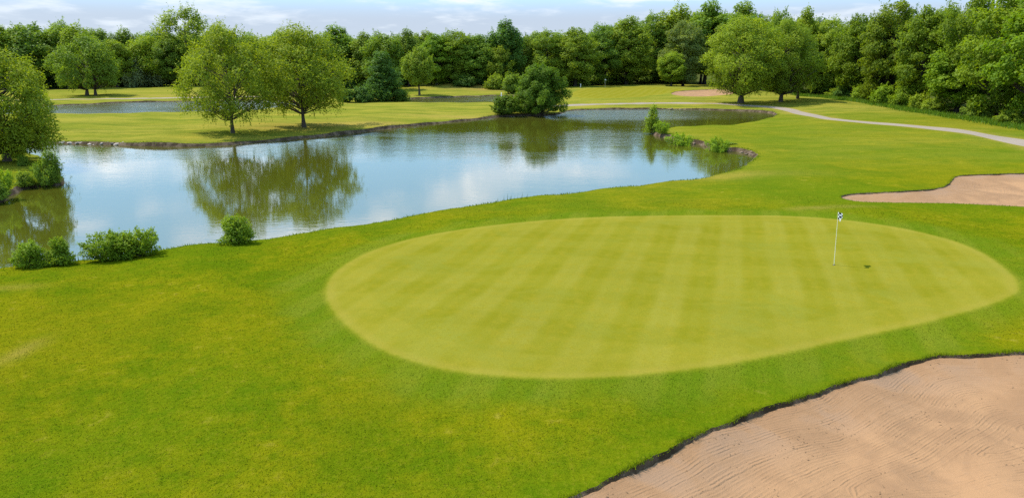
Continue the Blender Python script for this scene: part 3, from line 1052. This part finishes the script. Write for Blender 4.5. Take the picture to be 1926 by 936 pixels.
def place(name, label, cat, variant, p, h, wd, tone, rot=None, group=None, bark=BARK, crown_name='crown', trunk_name='trunk', jitter=0.12):
    tm, cm, H, W = tree_meshes(variant)
    o = bpy.data.objects.new(name, None)
    COL.objects.link(o)
    o.empty_display_size = 0.3
    o.location = (p[0], p[1], p[2] - 0.03)
    o.rotation_euler = (0, 0, random.uniform(0, 6.28) if rot is None else rot)
    o.scale = (wd / W, wd / W, h / H)
    tag(o, label, cat, group)
    c = TONE[tone]
    j = 1 + random.uniform(-jitter, jitter)
    jr = 1 + random.uniform(-jitter, jitter) * 0.6
    link(trunk_name, tm, o, color=bark)
    link(crown_name, cm, o, color=(c[0] * j * jr, c[1] * j, c[2] * j))
    return o


def plant(name, label, cat, variant, px, yb, ytop, wpx, tone, back=0.0, **kw):
    p = ground(px, yb)
    if back:
        q = p[:2] * (1 + back / np.linalg.norm(p[:2]))
        z = float(base_h(q[0], q[1])[0])
        p = np.array([q[0], q[1], z])
    p[2] = float(base_h(p[0], p[1])[0])
    h, wd = size_from_px(p, ytop, wpx)
    return place(name, label, cat, variant, p, h, wd, tone, **kw)


GB = 'pair of spreading trees on the far lawn'
plant('birch_tree', 'yellow-green spreading tree with a forked trunk on the far shore', 'tree', 'birch_a', 438, 250, 43, 190, 'birch', rot=0.4, jitter=0)
plant('birch_tree', 'yellow-green spreading tree with one straight trunk and drooping twigs on the far shore', 'tree', 'birch_b', 572, 240, 46, 214, 'birch', rot=1.0, jitter=0)
plant('birch_tree', 'yellow-green tree on the small grassy point jutting into the pond', 'tree', 'birch_c', 14, 303, 66, 205, 'birch', rot=2.2, jitter=0)
plant('shade_tree', 'broad tree with a thick bare trunk beside the cart path', 'tree', 'shade', 1393, 194, 24, 172, 'yellow', rot=0.3, jitter=0)
plant('shade_tree', 'dark shade tree with slim trunks standing right of the thick-trunked tree', 'tree', 'shade', 1468, 192, 30, 120, 'mid', rot=1.9, jitter=0)
plant('shade_tree', 'smaller dark tree tucked behind the shade tree beside the cart path', 'tree', 'maple', 1500, 186, 62, 80, 'deep', rot=0.9, jitter=0)
plant('twin_tree', 'dark twin-trunked tree standing alone behind the back pond', 'tree', 'twin', 172, 180, 66, 128, 'deep', rot=0.2, jitter=0)
p_ = ground(185, 180.5)
plant('maple_tree', 'neat round-crowned maple on the slope of the grassy mound', 'tree', 'maple', 789, 179, 85, 62, 'mid', rot=0.0, jitter=0)
plant('spruce_tree', 'grey-green bushy conifer with foliage down to the grass near the maple', 'tree', 'conifer', 722, 190, 92, 92, 'dark', rot=0.0, jitter=0)
plant('island_tree', 'big round bushy tree at the water edge in the middle of the pond shore', 'tree', 'islandbush', 1015, 214, 118, 104, 'island', rot=0.7, jitter=0)
plant('dense_bush', 'low dark bush leaning over the water beside the round bushy tree', 'bush', 'shrub2', 952, 216, 180, 56, 'island', crown_name='foliage', trunk_name='stem')
plant('dense_bush', 'dull olive bush between the low dark bush and the round bushy tree', 'bush', 'shrub2', 980, 217, 188, 40, 'olive', crown_name='foliage', trunk_name='stem')

# trees along the front of the wood, from one side to the other
WOODS = [
    (-60, 170, 40, 120, 'broad', 'deep', 'dense tree of the wood standing half outside the frame behind the point'),
    (12, 168, 42, 80, 'tall', 'mid', 'tall feathery tree of the wood behind the yellow-green point tree'),
    (72, 167, 37, 118, 'broad', 'deep', 'big round dark tree rising above the yellow-green point tree'),
    (130, 167, 38, 60, 'spiky', 'deep', 'pointed feathery tree behind the twin-trunked tree'),
    (158, 167, 43, 55, 'spiky', 'mid', 'second pointed tree behind the twin-trunked tree'),
    (222, 165, 74, 64, 'broad2', 'mid', 'shorter round tree just behind the twin-trunked tree'),
    (256, 164, 108, 48, 'shrub', 'grey', 'pale grey-green shrub at the wood edge behind the back pond'),
    (284, 164, 60, 74, 'broad', 'yellow', 'light yellow-green tree of the wood behind the back pond'),
    (298, 163, 112, 56, 'shrub', 'grey', 'rounded pale grey shrub below the light yellow-green tree'),
    (330, 163, 66, 62, 'broad2', 'deep', 'dark tree between the light yellow-green tree and the forked tree'),
    (362, 161, 14, 100, 'open', 'mid', 'tallest open-crowned tree with sky gaps behind the forked tree'),
    (420, 162, 48, 70, 'tall', 'deep', 'tree of the wood right behind the forked spreading tree'),
    (480, 163, 60, 76, 'broad', 'deep', 'tree of the wood seen between the two spreading trees'),
    (545, 164, 58, 80, 'broad2', 'deep', 'tree of the wood hidden behind the drooping tree'),
    (640, 166, 47, 92, 'tall', 'deep', 'dark rounded tree showing above the drooping tree'),
    (690, 166, 60, 64, 'tall', 'deep', 'dark tree between the drooping tree and the conifer'),
    (728, 172, 64, 70, 'spiky', 'deep', 'dark narrow tree directly behind the bushy conifer'),
    (770, 164, 54, 60, 'tall', 'deep', 'tall dark tree behind the maple'),
    (822, 162, 58, 76, 'edge2', 'fresh', 'bright yellow-green tree behind the grassy mound'),
    (862, 160, 54, 74, 'edge', 'mid', 'mid green tree at the crest of the grassy mound'),
    (902, 161, 60, 72, 'edge2', 'deep', 'dark full tree beyond the end of the grassy mound'),
    (940, 166, 84, 52, 'broad2', 'mid', 'short light tree at the wood edge above the low dark bush'),
    (950, 163, 36, 76, 'tall', 'dark', 'tall dark bluish tree above the small pond'),
    (984, 163, 68, 50, 'broad2', 'deep', 'low dark tree behind the round bushy tree'),
    (1030, 164, 54, 82, 'edge', 'mid', 'feathery tree rising behind the round bushy tree'),
    (1082, 163, 46, 84, 'edge2', 'mid', 'feathery tree behind the edge of the small far green'),
    (1130, 161, 42, 76, 'edge', 'deep', 'dark tree behind the small far flagstick'),
    (1178, 160, 24, 90, 'edge2', 'mid', 'tall full tree behind the middle of the small far green'),
    (1222, 158, 22, 74, 'edge', 'deep', 'tall dark tree behind the far sand patch'),
    (1262, 163, 96, 52, 'broad2', 'yellow', 'short light tree in front of the wood left of the far bunker'),
    (1268, 158, 8, 80, 'spiky', 'mid', 'feathery tall tree rising behind the short light tree'),
    (1284, 163, 34, 72, 'edge', 'olive', 'greyish narrow tree behind the far bunker'),
    (1325, 159, 0, 96, 'tall', 'deep', 'very tall feathery tree above the far bunker'),
    (1385, 160, 2, 96, 'tall', 'mid', 'very tall feathery tree behind the thick-trunked tree'),
    (1455, 173, 8, 66, 'broad', 'mid', 'tall round-topped tree above the cart path bend'),
    (1502, 178, 12, 62, 'tall', 'yellow', 'feathery light-topped tree behind the dark shade tree'),
    (1546, 180, 30, 76, 'edge', 'mid', 'lower dense tree left of the tallest dark tree by the lawn'),
    (1600, 186, 18, 84, 'edge2', 'right', 'bright green tree at the wood edge above the shaded grass'),
    (1662, 194, -6, 104, 'edge', 'right', 'massive dark tree behind the bright shrubs'),
    (1722, 204, 0, 92, 'edge2', 'right', 'bright green tree with a thin grey trunk behind the bright shrubs'),
    (1796, 214, -26, 96, 'open', 'right', 'tall open tree with sky gaps near the end of the wood'),
    (1800, 213, 62, 118, 'edge2', 'leafy', 'dense lower tree below the tall open tree'),
    (1872, 226, -46, 150, 'edge', 'right', 'large yellow-green tree over the cart path end'),
    (1950, 240, -60, 170, 'edge', 'leafy', 'large light green tree cut by the frame edge'),
]
for px_, yb, yt, wp, var, tn, lab in WOODS:
    shr = var.startswith('shrub')
    plant('dense_bush' if shr else 'woodland_tree', lab, 'bush' if shr else 'tree', var, px_, yb, yt, wp * (1.0 if shr else 1.12), tn, back=0 if shr else 3.0,
          group='trees along the front of the wood' if not shr else None, bark=(0.05, 0.042, 0.034), crown_name='foliage' if shr else 'crown', trunk_name='stem' if shr else 'trunk')

# trees further in: only their tops show between those in front
SKY_X = [-200, 0, 72, 130, 200, 310, 440, 560, 640, 690, 760, 850, 915, 950, 990, 1025, 1080, 1130, 1170, 1220, 1265, 1330, 1400, 1440, 1500, 1550, 1585, 1620, 1670, 1720, 1790, 1926, 2200]
SKY_Y = [45, 44, 42, 46, 54, 54, 50, 58, 56, 60, 58, 60, 62, 46, 58, 60, 54, 50, 40, 36, 24, 14, 18, 24, 24, 38, 36, 26, 12, 14, 10, -20, -60]
vs = ['tall', 'spiky', 'broad', 'broad2']
for i, px_ in enumerate(np.arange(-150, 2080, 30)):
    px_ = px_ + random.uniform(-8, 8)
    yb = np.interp(px_, [a for a, _ in WOOD_PX], [b for _, b in WOOD_PX])
    yt = np.interp(px_, SKY_X, SKY_Y) + random.uniform(-2, 9)
    plant('woodland_tree', 'green tree crowded deep in the wood behind the front trees', 'tree', vs[i % 4], px_, yb, yt, 62 * (1 if px_ < 1400 else 1.25) + random.uniform(-8, 14), random.choice(['deep', 'deep', 'mid', 'dark']),
          back=random.uniform(12, 24), group='trees deep in the wood', bark=(0.05, 0.042, 0.034))
# low growth at the foot of the wood
for i, px_ in enumerate(np.arange(-120, 1600, 27)):
    px_ = px_ + random.uniform(-8, 8)
    yb = np.interp(px_, [a for a, _ in WOOD_PX], [b for _, b in WOOD_PX])
    if 1280 < px_ < 1420:
        continue
    plant('woodland_shrub', 'dark shrub in the shade at the foot of the far wood', 'bush', random.choice(['shrub', 'shrub2']), px_, yb, yb - random.uniform(16, 30), random.uniform(34, 52), random.choice(['deep', 'dark', 'mid']),
          back=random.uniform(1.0, 5.0), group='shrubs at the foot of the wood', crown_name='foliage', trunk_name='stem')
# the bright shrubs on the right
for px_, yb, yt, wp, tn, lab in (
        (1574, 182, 166, 46, 'mid', 'low bright weed clump at the end of the shaded grass'),
        (1622, 189, 160, 46, 'fresh', 'small bright shrub at the start of the row of bright shrubs'),
        (1660, 196, 160, 50, 'fresh', 'bright shrub second in the row of bright shrubs'),
        (1697, 202, 159, 52, 'fresh', 'tall bright shrub in the middle of the row of bright shrubs'),
        (1728, 206, 176, 44, 'yellow', 'bright shrub last in the row, next to the grey trunk'),
        (1754, 210, 184, 46, 'mid', 'low spreading weed bush below the thin grey trunk'),
        (1838, 224, 192, 60, 'deep', 'dark shrub at the foot of the large yellow-green tree'),
        (1900, 234, 206, 60, 'mid', 'low weed bush near the cart path end')):
    plant('bright_shrub', lab, 'bush', 'shrub', px_, yb, yt, wp, tn, crown_name='foliage', trunk_name='stem', jitter=0.05)

# bushes round the pond
for px_, yb, yt, wp, var, tn, lab in (
        (58, 502, 455, 56, 'bush_a', 'leafy', 'round leafy bush at the near shore, end of the row'),
        (117, 497, 442, 52, 'bush_c', 'leafy', 'pointed leafy bush at the near shore beside the round one'),
        (199, 490, 436, 66, 'bush_b', 'leafy', 'wide pale leafy bush joined to a taller bush at the near shore'),
        (266, 481, 428, 68, 'bush_b', 'leafy', 'tall leafy bush joined to the wide pale bush at the near shore'),
        (232, 486, 438, 56, 'bush_a', 'leafy', 'low leafy bush filling the gap in the long clump at the near shore'),
        (447, 457, 406, 62, 'bush_a', 'leafy', 'leafy bush alone at the near shore below the forked tree reflection'),
        (86, 345, 302, 40, 'bush_b', 'deep', 'dark round bush on the tip of the grassy point'),
        (103, 341, 281, 30, 'column', 'deep', 'tall narrow bush on the tip of the grassy point'),
        (48, 347, 322, 34, 'bush_a', 'mid', 'small bush at the water below the grassy point'),
        (4, 372, 313, 44, 'bush_b', 'fresh', 'bright bush at the frame edge in front of the grassy point'),
        (-8, 376, 340, 44, 'bush_a', 'deep', 'dark bush half outside the frame at the grassy point'),
        (28, 296, 270, 34, 'bush_a', 'fresh', 'small bright bush behind the trunk on the grassy point'),
        (45, 312, 292, 22, 'bush_a', 'deep', 'little dark bush at the foot of the tree on the grassy point'),
        (1227, 252, 198, 32, 'sapling', 'mid', 'slender leafy sapling in the water at the spit tip'),
        (1246, 255, 228, 26, 'bush_b', 'fresh', 'round bright bush beside the sapling at the spit tip'),
        (1280, 270, 250, 44, 'bush_b', 'fresh', 'bright low bush on the spit near the sapling'),
        (1350, 283, 258, 40, 'bush_b', 'fresh', 'bright bush further along the eroded spit bank'),
        (1372, 284, 268, 26, 'bush_a', 'mid', 'low dark bush touching the bright bush on the spit bank'),
        (650, 192, 168, 40, 'shrub2', 'dark', 'dark hedge bush behind the drooping tree'),
        (684, 192, 162, 46, 'shrub', 'dark', 'dark hedge bush beside the bushy conifer'),
        (752, 192, 168, 36, 'shrub2', 'deep', 'low hedge bush on the pond side of the bushy conifer'),
        (932, 168, 140, 40, 'shrub', 'mid', 'bright shrub at the wood edge beyond the tan slope'),
        (962, 176, 140, 40, 'shrub2', 'deep', 'dull shrub beside the small pond end')):
    plant('shore_bush', lab, 'bush', var, px_, yb, yt, wp * 1.05, tn, crown_name='foliage', trunk_name='stem', jitter=0.04)


# ------------------------------------------------------------------ grass fringes, weeds, reeds
def blades(name, base, h, wd, color, label, lean=0.35, mat=None):
    n = len(base)
    g = RNG
    th = g.uniform(0, 2 * np.pi, n)
    side = np.column_stack([np.cos(th), np.sin(th), np.zeros(n)]) * (wd * g.uniform(0.6, 1.3, n))[:, None] * 0.5
    tip = base + np.column_stack([g.normal(0, lean, n) * h, g.normal(0, lean, n) * h, h])
    v = np.stack([base - side, base + side, tip], 1).reshape(-1, 3)
    f = np.arange(n * 3).reshape(-1, 3)
    me = mesh_from(name, v, f, mat or M_LEAF, False, {'tone': np.repeat(g.uniform(0, 1, n), 3)})
    return tag(link(name, me, color=color), label, kind='stuff')


def along(poly, spacing, jit, far_k=0.0, keep=None):
    out_ = []
    p = np.vstack([poly, poly[:1]])
    for a, b in zip(p[:-1], p[1:]):
        if keep is not None and not keep((a + b) / 2):
            continue
        s = spacing * (1 + far_k * np.linalg.norm(a))
        m = RNG.poisson(np.linalg.norm(b - a) / s)
        t = RNG.uniform(0, 1, (m, 1))
        out_.append(a + (b - a) * t + RNG.normal(0, jit, (m, 2)))
    return np.vstack(out_)


def in_view(p, m=0.85):
    return p[1] > 3 and abs(p[0]) < p[1] * m + 3


def z_at(q):
    return base_h(q[:, 0], q[:, 1], polys=PONDS)


q = along(offset(OUT_SANDS[0], 0.02), 0.004, 0.03, keep=in_view)
blades('lip_grass', np.column_stack([q, z_at(q) + 0.02]), RNG.uniform(0.03, 0.11, len(q)) * (1 + 0.5 * np.sin(q[:, 0] * 3.1 + q[:, 1])), np.full(len(q), 0.02), (0.15, 0.19, 0.006), 'short grass overhanging the edge of the big bunker')
q = along(offset(OUT_SANDS[1], 0.05), 0.03, 0.05, keep=in_view)
blades('lip_grass', np.column_stack([q, z_at(q) + 0.02]), RNG.uniform(0.05, 0.12, len(q)), np.full(len(q), 0.04), (0.15, 0.19, 0.006), 'short grass at the edge of the bunker behind the flag')
q = along(offset(P_MAIN, BANK_W + 0.12), 0.02, 0.12, 0.01, keep=in_view)
hh = RNG.uniform(0.04, 0.12, len(q)) * (1 + 0.6 * np.sin(q[:, 0] * 0.9 + q[:, 1] * 0.5))
blades('shore_grass', np.column_stack([q, z_at(q) - 0.01]), hh, np.full(len(q), 0.05), (0.125, 0.175, 0.008), 'longer grass fringing the banks of the wide pond')
rd = []
for px_, py_, n, sp_ in ((312, 464, 26, 0.35), (345, 461, 30, 0.5), (372, 458, 60, 0.6), (130, 491, 40, 0.5), (88, 496, 40, 0.5), (160, 488, 30, 0.6), (420, 453, 30, 0.6), (520, 441, 24, 0.9), (700, 414, 24, 1.2), (402, 455, 16, 0.3), (880, 386, 12, 0.25), (900, 384, 10, 0.4), (955, 376, 30, 0.8), (1245, 338, 60, 1.2), (1140, 352, 14, 0.8), (225, 478, 30, 0.4)):
    c = ground(px_, py_)
    rd.append(c[:2] + RNG.normal(0, 1, (n, 2)) * np.array([sp_, 0.15]))
q = np.vstack(rd)
blades('reeds', np.column_stack([q, z_at(q) - 0.02]), RNG.uniform(0.15, 0.5, len(q)), np.full(len(q), 0.04), (0.07, 0.11, 0.015), 'thin reeds standing in tufts along the near shore', 0.12)
wl = WOOD_LINE[[i for i, (a, b) in enumerate(WOOD_PX) if a >= 1500]]
q = along(resample(wl, closed=False, lo=1.0), 0.012, 0.9, keep=lambda p: True)
q = q[seg_dist(wl, q[:, 0], q[:, 1], False) < 2.5]
blades('weeds', np.column_stack([q, z_at(q) - 0.02]), RNG.uniform(0.25, 0.85, len(q)), np.full(len(q), 0.12), (0.12, 0.20, 0.018), 'tall weeds and long grass along the edge of the wood')

# blades of the mown rough near the green
def rough_points():
    n = 420000
    y = RNG.uniform(9, 44, n)
    x = RNG.uniform(-1, 1, n) * 0.80 * np.hypot(y, 8) - 0.02 * y
    k = RNG.uniform(0, 1, n) < np.clip(14.0 / y, 0.15, 1) ** 1.2
    q_ = np.column_stack([x[k], y[k]])
    ok = (sdf(OUT_GREEN[::2], q_[:, 0], q_[:, 1]) > 0.15) & (sdf(P_MAIN[::2], q_[:, 0], q_[:, 1]) > BANK_W + 0.1)
    for S in OUT_SANDS[:2]:
        ok &= sdf(S[::3], q_[:, 0], q_[:, 1]) > 0.02
    return q_[ok]


q = rough_points()
blades('rough_grass', np.column_stack([q, base_h(q[:, 0], q[:, 1]) - 0.01]), RNG.uniform(0.014, 0.038, len(q)), RNG.uniform(0.014, 0.034, len(q)) * np.clip(q[:, 1] / 15, 1, 2.2), (1, 1, 1), 'short blades of the mown rough around the putting green', 0.6, M_BLADE)

# ------------------------------------------------------------------ rocks and clods
def rock_mesh(seed, mat=None):
    g = np.random.default_rng(seed)
    import bmesh
    bm = bmesh.new()
    bmesh.ops.create_icosphere(bm, subdivisions=1, radius=0.5)
    for v in bm.verts:
        v.co *= g.uniform(0.75, 1.2)
        v.co.z *= 0.6
    me = bpy.data.meshes.new('rock')
    bm.to_mesh(me)
    bm.free()
    me.materials.append(mat or M_ROCK)
    return me


rocks = [rock_mesh(s) for s in range(4)]
stones = [rock_mesh(s, M_STONE) for s in range(4)]
spots = [(x, np.interp(x, [100, 200, 300, 330], [269.5, 272, 274.5, 275.5])) for x in np.linspace(112, 318, 26)] + [(x, np.interp(x, [600, 740], [257.5, 240.5])) for x in np.linspace(622, 735, 12)] + \
        [(x, 205.5) for x in np.linspace(1190, 1350, 16)] + [(x, np.interp(x, [1300, 1340, 1385, 1412], [269.5, 278.5, 284, 292])) for x in np.linspace(1308, 1412, 12)]
for i, (x, y) in enumerate(spots):
    p = at(x + random.uniform(-4, 4), y - random.uniform(0.4, 2.2) * (1 if y > 230 else 0.2), 0.08)
    lab, grp = (('pale grey rock lying along the eroded bank below the forked tree', 'rocks along the eroded far bank') if i < 26 else
                ('brown stone in the cut bank beyond the drooping tree', 'stones in the cut bank') if i < 38 else
                ('small brown stone at the water edge below the cart path', 'stones below the cart path') if i < 54 else
                ('brownish stone at the eroded bank of the grassy spit', 'stones along the spit bank'))
    o = link('rock', (rocks if i < 26 else stones)[i % 4], loc=(p[0], p[1], random.uniform(0.02, 0.16)))
    s = random.uniform(0.35, 0.95) * (1 if i < 26 else 0.7)
    o.scale = (s * random.uniform(0.8, 1.6), s, s * random.uniform(0.6, 1.0))
    o.rotation_euler = (random.uniform(-0.3, 0.3), random.uniform(-0.3, 0.3), random.uniform(0, 6.28))
    tag(o, lab, 'rock', grp)

# dark crumbs of soil and dead grass on the sand
J = Join()
S0 = OUT_SANDS[0]
cnt = 0
cl_c = RNG.uniform([2, 9], [22, 22], (60, 2))
while cnt < 900:
    if random.random() < 0.65:
        c = cl_c[RNG.integers(len(cl_c))] + RNG.normal(0, 0.28, 2)
    else:
        c = RNG.uniform([2, 9], [22, 22])
    d0 = sdf(S0[::2], np.array([c[0]]), np.array([c[1]]))[0]
    if d0 > -0.12 or not in_view(c):
        continue
    z = float(base_h(c[0], c[1])[0]) - np.clip(0.065 + 0.03 * np.sin(c[0] * 0.9 + c[1] * 1.3) + 0.03 * np.sin(c[0] * 2.9 - c[1] * 1.1 + 1.0), 0.02, 0.16) - 0.40 * (1 - math.exp((d0 + 0.06) / 2.6)) + 0.004
    s = random.uniform(0.004, 0.016)
    a = random.uniform(0, 6.28)
    l = s * random.uniform(1, 3)
    e1 = np.array([math.cos(a), math.sin(a), 0]) * l
    e2 = np.array([-math.sin(a), math.cos(a), 0]) * s
    b = np.array([c[0], c[1], z])
    v = np.array([b - e1, b + e2, b + e1, b - e2, b + [0, 0, s * 0.9]])
    J.add(v, np.array([[0, 3, 4], [3, 2, 4], [2, 1, 4], [1, 0, 4]]))
    cnt += 1
tag(link('soil_crumbs', J.mesh('soil_crumbs', M_CLOD)), 'dark crumbs of soil and dead grass scattered over the bunker sand', kind='stuff')


# ------------------------------------------------------------------ flagsticks
def flagstick(px, py, height, label, checker, r=0.012, flag_w=0.66, flag_h=0.30, yaw=0.72):
    p = ground(px, py)
    o = bpy.data.objects.new('flagstick', None)
    COL.objects.link(o)
    o.empty_display_size = 0.2
    o.location = tuple(p)
    o.rotation_euler = (0, -0.05, 0)
    tag(o, label, 'flagstick')
    v, f = tube(np.array([[0, 0, -0.1], [0, 0, 0.02], [0, 0, height * 0.6], [0, 0, height]]), [r, r, r * 0.9, r * 0.75], 10)
    link('pole', mesh_from('pole', v, f, M_POLE, True), o)
    # a limp cloth hanging from the top of the pole, its fly end sagging
    nu, nv = 13, 13
    vs_, fs, mi = [], [], []
    for i in range(nu):
        u = i / (nu - 1)
        for j in range(nv):
            s = j / (nv - 1)
            x = flag_w * 0.80 * u * (1 - 0.22 * s) + 0.02 * math.sin(s * 4)
            y = 0.055 * math.sin(u * 7.5 + s * 1.5) * u ** 0.5 + 0.03 * math.sin(s * 5 + u * 3) * u
            z = height - 0.01 - s * flag_h - 0.20 * u ** 1.2
            vs_.append((x + r, y, z))
    for i in range(nu - 1):
        for j in range(nv - 1):
            fs.append((i * nv + j, (i + 1) * nv + j, (i + 1) * nv + j + 1, i * nv + j + 1))
            mi.append(((i // 3) + (j // 3)) % 2 if checker else 0)
    fl = link('flag', mesh_from('flag', np.array(vs_), np.array(fs), [M_WHITE, M_BLACK], True, mat_idx=mi), o)
    fl.rotation_euler = (0, 0, yaw)
    return o, p


fs_, fp = flagstick(1568.5, 498, 2.33, 'thin cream flagstick with a black and white checkered flag on the big green', True)
flagstick(1138, 164.5, 2.3, 'tiny pale flagstick on the small far green', False, r=0.03)
# hole cup at its foot, a flat black disc painting the shade inside
painted_cup = bpy.data.objects.new('hole_cup', None)
COL.objects.link(painted_cup)
painted_cup.location = tuple(fp)
tag(painted_cup, 'small hole painted dark inside with a rim at the foot of the checkered flagstick', 'hole')
a_ = np.linspace(0, 2 * np.pi, 20, endpoint=False)
ring_o = np.column_stack([0.062 * np.cos(a_), 0.062 * np.sin(a_), np.full(20, 0.006)])
ring_i = np.column_stack([0.054 * np.cos(a_), 0.054 * np.sin(a_), np.full(20, 0.006)])
i_ = np.arange(20)
link('rim', mesh_from('rim', np.vstack([ring_o, ring_i]), np.column_stack([i_, (i_ + 1) % 20, (i_ + 1) % 20 + 20, i_ + 20]), M_SOIL), painted_cup)
shade_disc = np.vstack([np.column_stack([0.054 * np.cos(a_), 0.054 * np.sin(a_), np.full(20, 0.005)]), [[0, 0, 0.0045]]])
link('painted_cup', mesh_from('painted_cup', shade_disc, np.column_stack([i_, (i_ + 1) % 20, np.full(20, 20)]), M_BLACK), painted_cup)  # no depth: black colour stands in for the hole's shade

# small white marker posts beyond the ponds
for px_, py_, h_, lab in ((943, 181, 0.9, 'small white marker post by the small pond'), (1092, 164, 1.0, 'tiny white post before the wood beside the far green')):
    p = ground(px_, py_)
    v, f = tube(np.array([[0, 0, -0.1], [0, 0, h_ * 0.92], [0, 0, h_]]), [0.09, 0.085, 0.03], 8)
    tag(link('marker_post', mesh_from('marker_post', v, f, M_POSTW), loc=tuple(p)), lab, 'post')
